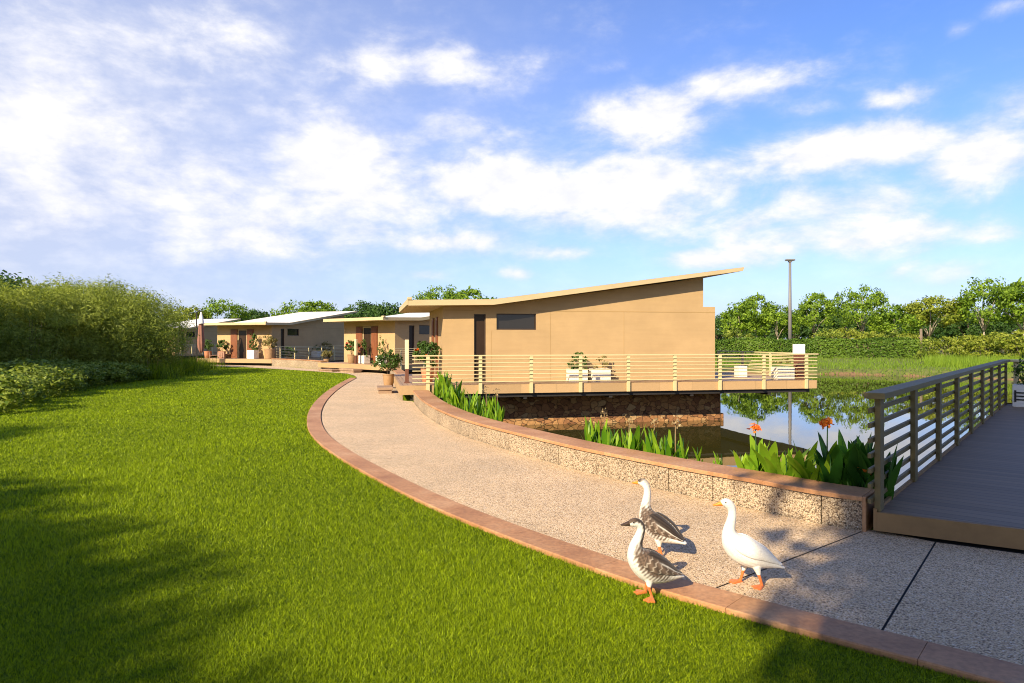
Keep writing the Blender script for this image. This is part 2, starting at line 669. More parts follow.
c = mixc(nt, 1, c, ramp(nt, noise(nt, v, 14, 5), [(.3, (.7, .7, .7)), (.7, (1.15, 1.1, 1.05))]), 'MULTIPLY')
mo = ramp(nt, ve.outputs['Distance'], [(.0, (.25, .22, .2)), (.05, (1, 1, 1))])
nt.links.new(mixc(nt, 1, c, mo, 'MULTIPLY'), b.inputs['Base Color'])
b.inputs['Roughness'].default_value = .8
bump(nt, b, mo, .04, .8)
M['stone'] = m
M['ledge'] = plain('wet_stone_ledge', (.42, .22, .07), .7, .3, 5, bumpd=.02)

# lawn soil/turf under the blades
m, nt, b = mat('turf')
v = coord(nt)
n1 = noise(nt, v, .35, 5, .6)
n2 = noise(nt, v, 22, 6, .7)
n3 = noise(nt, v, 2.5, 4, .6)
c = ramp(nt, n2, [(.25, (.05, .080, .002)), (.5, (.17, .235, .004)), (.75, (.34, .415, .008))])
c = mixc(nt, 1, c, ramp(nt, n1, [(.3, (.85, .92, .9)), (.7, (1.12, 1.06, 1))]), 'MULTIPLY')
c = mixc(nt, 1, c, ramp(nt, n3, [(.3, (.86, .9, .9)), (.7, (1.1, 1.06, 1))]), 'MULTIPLY')
nt.links.new(c, b.inputs['Base Color'])
b.inputs['Roughness'].default_value = .9
b.inputs['Specular IOR Level'].default_value = .1
bump(nt, b, n2, .05, .8)
M['turf'] = m
m, nt, b = mat('bank_grass_soil')
geo_ = nnode(nt, 'ShaderNodeNewGeometry')
sp = nnode(nt, 'ShaderNodeSeparateXYZ')
nt.links.new(geo_.outputs['Position'], sp.inputs[0])
v = coord(nt)
hh_ = nnode(nt, 'ShaderNodeMath', operation='ADD')
nt.links.new(sp.outputs[2], hh_.inputs[0])
nt.links.new(noise(nt, v, .5, 5), hh_.inputs[1])
hh2_ = nnode(nt, 'ShaderNodeMath', operation='ADD')
nt.links.new(hh_.outputs[0], hh2_.inputs[0])
hh2_.inputs[1].default_value = .36
fz_ = ramp(nt, hh2_.outputs[0], [(.0, (0, 0, 0)), (.12, (1, 1, 1))])
gr_ = ramp(nt, noise(nt, v, 2.2, 6), [(.3, (.07, .09, .014)), (.7, (.15, .17, .03))])
nt.links.new(mixc(nt, fz_, (.21, .125, .055), gr_), b.inputs['Base Color'])
b.inputs['Roughness'].default_value = .95
bump(nt, b, noise(nt, v, 8, 4), .05, .6)
M['bank'] = m
M['mud'] = plain('pond_bed', (.05, .045, .02), .95, .3, 1)

# water
m, nt, b = mat('pond_water')
b.inputs['Base Color'].default_value = (.040, .036, .008, 1)
b.inputs['Roughness'].default_value = .015
b.inputs['IOR'].default_value = 1.65
v = coord(nt, (1, .35, 1))
bump(nt, b, noise(nt, v, 1.6, 3, .5), .012, .12)
M['water'] = m

M['grass'] = foliage('grass_blades', (.034, .084, .002), (.42, .54, .010), .42, .5)
M['reed'] = foliage('bank_grass_blades', (.09, .17, .012), (.24, .36, .03), .35)
M['tree'] = foliage('tree_leaves', (.060, .135, .010), (.30, .44, .035), .40)
M['tree_dark'] = foliage('dark_tree_leaves', (.025, .070, .014), (.085, .16, .025), .3)
M['tree_yellow'] = foliage('yellow_green_leaves', (.12, .18, .014), (.34, .37, .045), .35)
M['bamboo'] = foliage('fine_olive_leaves', (.10, .145, .015), (.47, .54, .10), .45)
M['shrub'] = foliage('shrub_leaves', (.04, .10, .008), (.36, .42, .06), .32)
M['hedge'] = foliage('hedge_leaves', (.05, .11, .010), (.16, .26, .025), .3)
M['canna'] = foliage('canna_leaves', (.10, .25, .012), (.34, .52, .030), .45, .4)
M['canna_shade_and_stem'] = foliage('shaded_canna_leaves_and_stems', (.02, .085, .012), (.07, .20, .02), .35, .4)  # canna green darkened to paint shade by the bridge; also used for stems
M['potleaf'] = foliage('pot_plant_leaves', (.03, .075, .012), (.12, .2, .04), .3)
M['potleaf_dry'] = foliage('dry_pot_plant_leaves', (.14, .13, .03), (.33, .27, .1), .3)


# ================================================================ leaf cards
def leaf_cards(P, size, rng, up=.3, width=.5, norm=None):
    """pointed leaf quads at points P"""
    n = len(P)
    d = rng.normal(size=(n, 3))
    d /= np.linalg.norm(d, axis=1)[:, None]
    if norm is not None:
        nn = norm + rng.normal(size=(n, 3)) * .55
    else:
        nn = rng.normal(size=(n, 3)) + np.array([0, 0, up * 2])
    nn /= np.linalg.norm(nn, axis=1)[:, None]
    d -= nn * np.sum(d * nn, axis=1)[:, None]
    d /= np.linalg.norm(d, axis=1)[:, None] + 1e-6
    b = np.cross(nn, d)
    s = size * rng.uniform(.65, 1.3, n)[:, None]
    w = s * width
    v = np.stack([P - d * s * .5, P - d * s * .05 + b * w * .5 + nn * s * .08, P + d * s * .5, P - d * s * .05 - b * w * .5 + nn * s * .08], 1)
    return v.reshape(-1, 3), np.arange(4 * n).reshape(n, 4)


def crown_points(rng, rx, ry, rz, n_clump, per, clump_r, flat_bottom=.55, shell=.55):
    """clumps in an uneven ellipsoid; returns points, outward normals, tint"""
    pts, nor, tin = [], [], []
    lob = rng.normal(size=(7, 3))
    lob /= np.linalg.norm(lob, axis=1)[:, None]
    amp = rng.uniform(-.22, .28, 7)
    for _ in range(n_clump):
        d = rng.normal(size=3)
        d /= np.linalg.norm(d)
        if d[2] < -flat_bottom:
            d[2] *= -.4
            d /= np.linalg.norm(d)
        rr = (shell + (1 - shell) * rng.random() ** .5)
        k = 1 + sum(a * max(0, float(d @ l)) ** 3 for a, l in zip(amp, lob))
        c = d * rr * k * np.array([rx, ry, rz])
        cr = clump_r * rng.uniform(.6, 1.35)
        q = rng.normal(size=(per, 3))
        q /= np.linalg.norm(q, axis=1)[:, None]
        q *= (rng.random(per) ** .45)[:, None] * cr * np.array([1, 1, .75])
        pts.append(c + q)
        o = q / cr + d * .5
        nor.append(o / (np.linalg.norm(o, axis=1)[:, None] + 1e-6))
        tin.append(np.clip(rng.normal(.45 + rng.uniform(-.22, .22), .18, per), 0, 1))
    return np.concatenate(pts), np.concatenate(nor), np.concatenate(tin)


def make_tree(name, label, cat, seed, h, rx, rz, leaf, nclump, per, material, bark, trunk_h, tr=.14, forks=5, lean=.0):
    rng = np.random.default_rng(seed)
    t = thing(name, label, cat)
    mb = MB()
    top = h - rz * .9
    pts = [(0, 0, -.3), (lean * .3, 0, trunk_h * .5), (lean, .05, trunk_h)]
    mb.tube(pts, [tr * 1.25, tr, tr * .75], 8)
    for k in range(forks):
        a = 2 * math.pi * k / forks + rng.uniform(-.4, .4)
        ln = rng.uniform(.5, .8)
        e = (lean + math.cos(a) * rx * ln, math.sin(a) * rx * ln, h - rz + rz * rng.uniform(-.2, .6))
        mid = (lean + math.cos(a) * rx * ln * .4, math.sin(a) * rx * ln * .4, trunk_h + (e[2] - trunk_h) * .55)
        mb.tube([(lean, .05, trunk_h - .15), mid, e], [tr * .55, tr * .38, tr * .15], 6)
    mb.tube([(lean, .05, trunk_h - .1), (lean + .2, 0, h - rz), (lean, .1, h - rz * .3)], [tr * .7, tr * .45, tr * .15], 6)
    mb.build('trunk', bark, t, smooth=True)
    P, N, T = crown_points(rng, rx, rx, rz, nclump, per, rx * .27)
    P += np.array([lean, 0, h - rz])
    v, f = leaf_cards(P, leaf, rng, .3, .55, N)
    mesh_obj('crown', v, f, material, t, tint=T)
    return t


def make_bush(name, label, cat, seed, rx, ry, rz, leaf, nclump, per, material, width=.5, zc=None, stems=True, clump=.3, shell=.5):
    rng = np.random.default_rng(seed)
    t = thing(name, label, cat)
    P, N, T = crown_points(rng, rx, ry, rz, nclump, per, min(rx, ry, rz) * clump, .9, shell)
    zc = rz * .85 if zc is None else zc
    P[:, 2] += zc
    k = P[:, 2] > .02
    P, N, T = P[k], N[k], T[k]
    v, f = leaf_cards(P, leaf, rng, .3, width, N)
    mesh_obj('foliage', v, f, material, t, tint=T)
    if stems:
        mb = MB()
        for i in range(7):
            a = rng.uniform(0, 6.28)
            r = rng.uniform(.1, .55)
            mb.tube([(math.cos(a) * .12 * rx, math.sin(a) * .12 * ry, -.1), (math.cos(a) * r * rx * .6, math.sin(a) * r * ry * .6, zc * .6), (math.cos(a) * r * rx, math.sin(a) * r * ry, zc + rz * .4)],
                    [.035, .025, .008], 5)
        mb.build('stem', M['bark'], t, smooth=True)
    return t


def blades(P, h, w, rng, lean=.35, rows=1):
    """grass blades as single triangles (rows=1)"""
    n = len(P)
    a = rng.uniform(0, 2 * math.pi, n)
    hh = h * rng.uniform(.55, 1.25, n)
    ww = w * rng.uniform(.7, 1.3, n)
    la = rng.uniform(0, 2 * math.pi, n)
    ll = np.abs(rng.normal(0, lean, n)) * hh
    s = np.stack([np.cos(a) * ww * .5, np.sin(a) * ww * .5, np.zeros(n)], 1)
    tip = P + np.stack([np.cos(la) * ll, np.sin(la) * ll, hh], 1)
    v = np.stack([P - s, P + s, tip], 1).reshape(-1, 3)
    return v, np.arange(3 * n).reshape(n, 3)


# ================================================================ curves of the place
WALL = smooth_curve(catmull([(3.20, 6.24), (2.88, 6.52), (2.52, 7.0), (2.28, 7.28), (1.80, 7.88), (1.10, 8.85), (.74, 9.40), (-.57, 11.75), (-1.30, 13.5), (-2.06, 16.0), (-2.81, 19.4)], 10), 14)
OUT_NEAR = [(7.6, -1.6), (5.4, .75), (3.6, 2.42), (2.8, 3.14), (2.21, 3.67), (1.81, 4.0), (1.51, 4.27), (1.15, 4.60), (.90, 4.85), (.53, 5.28), (-.24, 6.26), (-1.06, 7.44), (-2.21, 9.43), (-2.97, 10.9), (-3.60, 12.3), (-4.19, 13.95), (-4.95, 16.6), (-5.83, 20.6), (-6.70, 25.8), (-7.40, 31.2)]
OUTER = resample(smooth_curve(catmull(OUT_NEAR, 8), 12), .12)
EDGE_W = .30
INNER = offs(OUTER, EDGE_W)
INNER2 = offs(OUTER, EDGE_W + .016)
WALLR = resample(WALL, .12)


def poly_sheet(name, pts, z, material, kind='structure'):
    bm = bmesh.new()
    vs = [bm.verts.new((p[0], p[1], z)) for p in pts]
    f = bm.faces.new(vs)
    f.normal_update()
    if f.normal.z < 0:
        f.normal_flip()
    bmesh.ops.triangulate(bm, faces=bm.faces[:])
    me = bpy.data.meshes.new(name)
    bm.to_mesh(me)
    bm.free()
    me.materials.append(material)
    o = bpy.data.objects.new(name, me)
    COL.objects.link(o)
    o['kind'] = kind
    return o


# ---------------------------------------------------------------- ground, water, lawn
mb = MB()
mb.add([(-3000, -3000, -2.0), (3000, -3000, -2.0), (3000, 3000, -2.0), (-3000, 3000, -2.0)], [(0, 1, 2, 3)])
mb.build('ground', M['mud'])['kind'] = 'structure'

BED = offs(WALLR, 1.0)
land_b = [(600, -330), (40, -16), (14.6, .9), (7.2, 5.9), (4.9, 7.0)] + [tuple(p) for p in BED[3:]] + \
         [(-1.6, 20.6), (-2.2, 22), (-3.0, 25.2), (-3.9, 28), (-5.3, 35.2), (-6.0, 37.0), (-9.4, 39.9), (-10.3, 40.9), (-15.4, 46.8), (-17, 48.3), (-21.6, 50.6), (-24, 55), (-25.5, 60), (-32, 64), (-40, 70), (-80, 88), (-700, 300)]
lawn_poly = land_b + [(-700, -700), (600, -700)]
poly_sheet('lawn', lawn_poly, -.012, M['turf'])
# vertical edge of the land down into the pond
mb = MB()
for (x0, y0), (x1, y1) in zip(land_b[:-1], land_b[1:]):
    mb.add([(x0, y0, -.012), (x1, y1, -.012), (x1, y1, -2), (x0, y0, -2)], [(0, 1, 2, 3)])
mb.build('pond_edge', M['groove'])['kind'] = 'structure'

mb = MB()
mb.add([(-120, -60, -.9), (140, -60, -.9), (140, 140, -.9), (-120, 140, -.9)], [(0, 1, 2, 3)])
mb.build('pond_water', M['water'])['kind'] = 'structure'

# far bank, one terrain strip that runs out to the horizon
SH = resample(smooth_curve(catmull([(60, -60), (52, -20), (47, 10), (42, 30), (36, 43), (28, 51), (20, 54), (12, 55.5), (3, 60), (-10, 70), (-28, 80), (-70, 100), (-160, 140)], 8), 10), 1.2)
ctr = np.array([0.0, 10.0])
rngb = np.random.default_rng(5)
wob = np.interp(np.arange(len(SH)), np.arange(0, len(SH) + 4, 4), rngb.normal(0, .55, len(np.arange(0, len(SH) + 4, 4))))
prof = [(-5, -2.0), (-1.2, -1.15), (0, -.88), (.7, -.52), (4, -.45), (9, -.42), (15, -.28), (22, -.15), (40, -.1), (120, 0), (600, 0), (3000, -.5)]
nrm = offs(SH, -1.0) - SH
if np.mean(np.sum(nrm * (SH - ctr), axis=1)) < 0:
    nrm = -nrm
vs, fs = [], []
for j, (d, z) in enumerate(prof):
    for i, p in enumerate(SH):
        w = wob[i] if 0 <= j - 2 <= 3 else 0
        q = p + nrm[i] * (d + w)
        zz = z + (.05 * math.sin(i * .7 + j) if 3 <= j <= 8 else 0)
        vs.append((q[0], q[1], zz))
n = len(SH)
for j in range(len(prof) - 1):
    for i in range(n - 1):
        fs.append((j * n + i, j * n + i + 1, (j + 1) * n + i + 1, (j + 1) * n + i))
mb = MB()
mb.add(vs, fs)
mb.build('far_bank', M['bank'], smooth=True)['kind'] = 'structure'


def bank_pts(rng, i0, i1, d0, d1, n):
    i = rng.uniform(i0, i1, n)
    d = rng.uniform(d0, d1, n)
    x = np.interp(i, np.arange(len(SH)), SH[:, 0]) + np.interp(i, np.arange(len(SH)), nrm[:, 0]) * d
    y = np.interp(i, np.arange(len(SH)), SH[:, 1]) + np.interp(i, np.arange(len(SH)), nrm[:, 1]) * d
    z = np.interp(d, [p[0] for p in prof], [p[1] for p in prof])
    return np.stack([x, y, z], 1)


# ---------------------------------------------------------------- path with its joints
J1a, J1b = (2.20, 4.06), (3.66, 5.90)
J2a, J2b = (1.36, 4.80), (3.28, 6.30)


def near_i(c, p):
    return int(np.argmin(np.sum((c - np.array(p)) ** 2, axis=1)))


ia1, ia2 = near_i(INNER2, J1a), near_i(INNER2, J2a)
FAR_B = [(-3.15, 19.7), (-3.75, 23.4), (-4.5, 27), (-6.25, 35.0), (-6.9, 36.1), (-10.9, 39.9), (-11.5, 40.8), (-16.3, 46.2), (-17.6, 46.9), (-22, 48.6), (-27, 53), (-40, 62)]
FAR_A = [(-7.6, 33.2), (-8.6, 35.6), (-10.7, 37.8), (-14, 41), (-17, 43.8), (-21.5, 46.4), (-28, 50.2), (-41, 59)]
g = np.array([.72, .70]) * 0
dirj1 = np.array(J1b) - np.array(J1a)
nj1 = np.array([dirj1[1], -dirj1[0]]) / np.linalg.norm(dirj1) * .007
dirj2 = np.array(J2b) - np.array(J2a)
nj2 = np.array([dirj2[1], -dirj2[0]]) / np.linalg.norm(dirj2) * .007
a1, b1 = INNER2[ia1], np.array(J1b)
a2, b2 = INNER2[ia2], np.array(J2b)
wall0 = WALLR[0]
slab1 = [tuple(p) for p in INNER2[:ia1]] + [tuple(a1 + nj1), tuple(b1 + nj1), (6.4, 4.14), (14, -.44), (30, -10)]
slab2 = [tuple(a1 - nj1)] + [tuple(p) for p in INNER2[ia1 + 1:ia2]] + [tuple(a2 + nj2), tuple(b2 + nj2), (3.50, 6.09), tuple(b1 - nj1)]
slab3 = [tuple(a2 - nj2)] + [tuple(p) for p in INNER2[ia2 + 1:]] + FAR_A + FAR_B[::-1] + [tuple(p) for p in WALLR[::-1]] + [tuple(b2 - nj2)]
bm = bmesh.new()
for sl in (slab1, slab2):
    f = bm.faces.new([bm.verts.new((p[0], p[1], .004)) for p in sl])
    f.normal_update()
    if f.normal.z < 0:
        f.normal_flip()
bmesh.ops.triangulate(bm, faces=bm.faces[:])


def strip_between(A, B, n):
    def rs(c):
        c = np.array(c, float)
        L_ = np.concatenate([[0], np.cumsum(np.linalg.norm(np.diff(c, axis=0), axis=1))])
        t_ = np.linspace(0, L_[-1], n)
        return np.stack([np.interp(t_, L_, c[:, 0]), np.interp(t_, L_, c[:, 1])], 1)
    A, B = rs(A), rs(B)
    va = [bm.verts.new((p[0], p[1], .004)) for p in A]
    vb = [bm.verts.new((p[0], p[1], .004)) for p in B]
    for i in range(n - 1):
        f_ = bm.faces.new((va[i], va[i + 1], vb[i + 1], vb[i]))
        f_.normal_update()
        if f_.normal.z < 0:
            f_.normal_flip()


near_A = [tuple(a2 - nj2)] + [tuple(p) for p in INNER2[ia2 + 1:]]
near_B = [tuple(b2 - nj2)] + [tuple(p) for p in WALLR] + FAR_B[:3]
strip_between(near_A, near_B, 160)
strip_between([near_A[-1]] + FAR_A, FAR_B[2:], 40)
me = bpy.data.meshes.new('path')
bm.to_mesh(me)
bm.free()
me.materials.append(M['aggregate'])
o = bpy.data.objects.new('path', me)
COL.objects.link(o)
o['kind'] = 'structure'
# dark bedding for the joints; its edge strip paints the shadow below the bridge
bed = [tuple(p) for p in INNER] + FAR_A + FAR_B[::-1] + [tuple(p) for p in WALLR[::-1]] + [(3.45, 6.3), (4.6, 6.9), (7.1, 5.8), (14.5, .8), (30, -9.7)]
poly_sheet('path_bedding_shade', bed, -.004, M['groove'])

# edging of long stones
vs, fs, tn = [], [], []
step = 9
rng = np.random.default_rng(3)
for i in range(0, len(OUTER) - 1, step):
    j = min(i + step, len(OUTER) - 1)
    t = rng.random()
    b0 = len(vs)
    for k in range(i, j + 1):
        sh = 0.0
        if k == i or k == j:
            tdir = (OUTER[min(k + 1, len(OUTER) - 1)] - OUTER[max(k - 1, 0)])
            tdir = tdir / np.linalg.norm(tdir) * (.0015 if k == i else -.0015)
        else:
            tdir = np.zeros(2)
        po, pi = OUTER[k] + tdir, INNER[k] + tdir
        c = (pi - po) / np.linalg.norm(pi - po)
        vs += [(*po, -.05), (*po, .018), (*(po + c * .008), .026), (*(pi - c * .008), .026), (*pi, .018), (*pi, -.05)]
    m = j - i + 1
    for k in range(m - 1):
        for q in range(5):
            fs.append((b0 + k * 6 + q, b0 + (k + 1) * 6 + q, b0 + (k + 1) * 6 + q + 1, b0 + k * 6 + q + 1))
            tn.append(t)
    fs.append(tuple(b0 + q for q in range(6)))
    fs.append(tuple(b0 + (m - 1) * 6 + q for q in range(5, -1, -1)))
    tn += [t, t]
o = mesh_obj('path_edging', vs, fs, M['coping'], tint=tn)
bm = bmesh.new(); bm.from_mesh(o.data); bmesh.ops.recalc_face_normals(bm, faces=bm.faces[:]); bm.to_mesh(o.data); bm.free()
o['kind'] = 'structure'

# ---------------------------------------------------------------- near lawn blades (one uncountable mass)
rng = np.random.default_rng(21)
OX, OY = OUTER[::-1, 0], OUTER[::-1, 1]
order = np.argsort(OUTER[:, 1])
OYs, OXs = OUTER[order, 1], OUTER[order, 0]


def lawn_field(n, r0, r1, power):
    u = rng.random(n)
    if power == 0:        # even density
        r = np.sqrt(r0 ** 2 + u * (r1 ** 2 - r0 ** 2))
    else:                 # density falling with the square of distance
        r = r0 * (r1 / r0) ** u
    a = rng.uniform(R(-56), R(46), n)
    return np.stack([np.sin(a) * r, np.cos(a) * r, np.full(n, -.012)], 1), r


P, r = lawn_field(1900000, 2.3, 60.0, 2)
lim = np.interp(P[:, 1], OYs, OXs)
far_lim = np.interp(P[:, 0], [-60, -41, -28, -21.5, -17, -14, -10.7, -8.6, -7.4], [70, 59, 50.2, 46.4, 43.8, 41, 37.8, 35.6, 31.2])
k = (P[:, 0] < lim - .004) & ((P[:, 1] < 31) | (P[:, 1] < far_lim))
P, r = P[k], r[k]
grow = np.maximum(1, (r / 4.2) ** .95)
patch = np.sin(P[:, 0] * 1.3 + np.sin(P[:, 1] * .9) * 2) * np.sin(P[:, 1] * 1.1 + P[:, 0] * .4)
v, f = blades(P, .024 * np.minimum(grow, 1.6) * (1 + .25 * patch), .0040 * grow, rng, 1.0)
T = np.clip(rng.normal(.48 + .10 * patch, .36), 0, 1)
o = mesh_obj('lawn_grass', v, f, M['grass'], tint=T)
o['kind'] = 'stuff'

# ---------------------------------------------------------------- retaining wall beside the path
CAP_W = .45


def retaining_wall(curve, label, joints, zt=.32, end_face=False, drop=-1.2):
    t = thing('retaining_wall', label, 'wall', (0, 0, 0))
    c = curve
    th = CAP_W - .06
    # core with pebble panels, dark in the joints
    core = MB()
    fr, bk = offs(c, .045), offs(c, th)
    for i in range(len(c) - 1):
        core.add([(*fr[i], -.1), (*fr[i + 1], -.1), (*fr[i + 1], zt - .05), (*fr[i], zt - .05)], [(0, 1, 2, 3)])
        core.add([(*bk[i], drop), (*bk[i + 1], drop), (*bk[i + 1], zt - .05), (*bk[i], zt - .05)], [(3, 2, 1, 0)])
        core.add([(*fr[i], zt - .051), (*fr[i + 1], zt - .051), (*bk[i + 1], zt - .051), (*bk[i], zt - .051)], [(0, 1, 2, 3)])
    core.build('core', M['groove'], t)
    pan = MB()
    L = np.concatenate([[0], np.cumsum(np.linalg.norm(np.diff(c, axis=0), axis=1))])
    cuts = sorted(set([0.0] + [float(L[near_i(c, j)]) for j in joints] + [float(L[-1])]))
    fr0 = offs(c, .015)
    for s0, s1 in zip(cuts[:-1], cuts[1:]):
        ss = np.linspace(s0 + .006, s1 - .006, max(2, int((s1 - s0) / .12)))
        p = np.stack([np.interp(ss, L, fr0[:, 0]), np.interp(ss, L, fr0[:, 1])], 1)
        q = np.stack([np.interp(ss, L, fr[:, 0]), np.interp(ss, L, fr[:, 1])], 1)
        for i in range(len(p) - 1):
            pan.add([(*p[i], -.1), (*p[i + 1], -.1), (*p[i + 1], zt - .04), (*p[i], zt - .04)], [(0, 1, 2, 3)])
        for i in (0, len(p) - 1):
            pan.add([(*p[i], -.1), (*p[i], zt - .04), (*q[i], zt - .04), (*q[i], -.1)], [(0, 1, 2, 3)])
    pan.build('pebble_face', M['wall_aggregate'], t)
    vs, fs, tn = [], [], []
    a, b = offs(c, -.012), offs(c, CAP_W - .012)
    step = 8
    rr = np.random.default_rng(9)
    for i in range(0, len(c) - 1, step):
        j = min(i + step, len(c) - 1)
        tt = rr.random()
        b0 = len(vs)
        for k in range(i, j + 1):
            e = np.zeros(2)
            if k == i and k > 0:
                e = (c[min(k + 1, len(c) - 1)] - c[k]); e = e / np.linalg.norm(e) * .002
            u = (b[k] - a[k]) / np.linalg.norm(b[k] - a[k])
            vs += [(*(a[k] + e), zt - .04), (*(a[k] + e), zt - .006), (*(a[k] + e + u * .006), zt), (*(b[k] + e - u * .006), zt), (*(b[k] + e), zt - .006), (*(b[k] + e), zt - .04)]
        m = j - i + 1
        for k in range(m - 1):
            for q in range(6):
                fs.append((b0 + k * 6 + q, b0 + (k + 1) * 6 + q, b0 + (k + 1) * 6 + (q + 1) % 6, b0 + k * 6 + (q + 1) % 6)); tn.append(tt)
        fs.append(tuple(b0 + q for q in range(6))); fs.append(tuple(b0 + (m - 1) * 6 + q for q in range(5, -1, -1))); tn += [tt, tt]
    o = mesh_obj('coping', vs, fs, M['coping'], t, tint=tn)
    bm = bmesh.new(); bm.from_mesh(o.data); bmesh.ops.recalc_face_normals(bm, faces=bm.faces[:]); bm.to_mesh(o.data); bm.free()
    if end_face:
        d = c[0] - c[1]
        d = d / np.linalg.norm(d)
        nn = np.array([-d[1], d[0]])
        if nn @ (b[0] - a[0]) < 0:
            nn = -nn
        e = MB()
        p0 = c[0] + nn * (-.012) + d * .002
        mx = Matrix(((d[0], nn[0], 0, p0[0]), (d[1], nn[1], 0, p0[1]), (0, 0, 1, 0), (0, 0, 0, 1)))
        e.box(0, .03, 0, CAP_W, -.05, zt - .001, M=mx, bev=.004)
        e.build('end_slab', M['coping'], t)
    return t


joint_px = [(816.5, 490), (711.5, 471), (669.6, 464), (596, 449.6), (565, 442), (513, 430), (470, 420), (440, 409), (425, 402)]
retaining_wall(WALLR, 'low curved pebble wall with red brown coping running beside the geese and the path', [tuple(gp(x, y, .32)[:2]) for x, y in joint_px], end_face=True)
w3 = resample(smooth_curve(catmull([(-6.3, 35.1), (-5.3, 31), (-4.55, 27.5), (-4.15, 25.2)], 8), 4)[::-1], .3)
retaining_wall(resample(w3, .3), 'short pale low wall between the big near hut and the middle hut', [])
w2 = resample(smooth_curve(catmull([(-11.4, 40.7), (-13.2, 43.2), (-16.3, 46.3)], 8), 4), .3)
retaining_wall(w2, 'far pale low wall below the railing of the white roofed hut', [], zt=.5)

# planting bed behind the near wall
mb = MB()
bi, bo = offs(WALLR, CAP_W - .07), offs(WALLR, 1.0)
for i in range(len(WALLR) - 1):
    mb.add([(*bi[i], .12), (*bi[i + 1], .12), (*bo[i + 1], -.0), (*bo[i], -.0)], [(3, 2, 1, 0)])
    mb.add([(*bo[i], -.0), (*bo[i + 1], -.0), (*bo[i + 1], -1.2), (*bo[i], -1.2)], [(3, 2, 1, 0)])
mb.build('planting_bed', M['soil'])['kind'] = 'structure'

# ================================================================ huts
HW = 4.9          # width of a hut
Z_DECK = .44
L_WALL = 9.13
ROOF = [(-1.08, 2.95), (1.5, 3.0), (9.95, 4.17)]
RT = .17
OV = .45


def roof_z(u):
    return np.interp(u, [p[0] for p in ROOF], [p[1] for p in ROOF]) - RT


def railing(parent, p0, p1, n_post, height, n_rail, post, rail_r, mat_, post_drop=0.0, out=0.06, wide=.07, thick=.035, over0=.3, over1=.3, rail_over=None, flat=False):
    """top rail with posts and rails as its children, along p0-p1 at deck level"""
    p0, p1 = Vector(p0), Vector(p1)
    d = (p1 - p0)
    L = d.length
    d.normalize()
    nrm_ = Vector((d.y, -d.x, 0))          # right-hand side = outside
    mx = Matrix(((d.x, nrm_.x, 0, p0.x), (d.y, nrm_.y, 0, p0.y), (0, 0, 1, p0.z), (0, 0, 0, 1)))
    t = MB()
    t.box(-over0, L + over1, -wide / 2, wide / 2, height - thick, height, M=mx, bev=.004)
    top = t.build('railing', mat_, parent)
    for i in range(n_post):
        s = L * i / (n_post - 1) if n_post > 1 else 0
        q = MB()
        q.box(s - post[0] / 2, s + post[0] / 2, -post[1] / 2, post[1] / 2, -post_drop, height - thick - .001, M=mx, bev=.004)
        q.build('post', mat_, top)
    ro0, ro1 = rail_over if rail_over else (over0 * .8, over1 * .8)
    for k in range(n_rail):
        z = (height - thick) * (k + .75) / (n_rail + .55)
        q = MB()
        yy = post[1] / 2 + rail_r * .9
        if flat:
            q.box(-ro0, L + ro1, yy - rail_r * .6, yy + rail_r * .8, z - rail_r, z + rail_r, M=mx, bev=.003)
        else:
            q.tube([mx @ Vector((-ro0, yy, z)), mx @ Vector((L + ro1, yy, z))], rail_r, 6)
        q.build('rail', mat_, top)
    return top


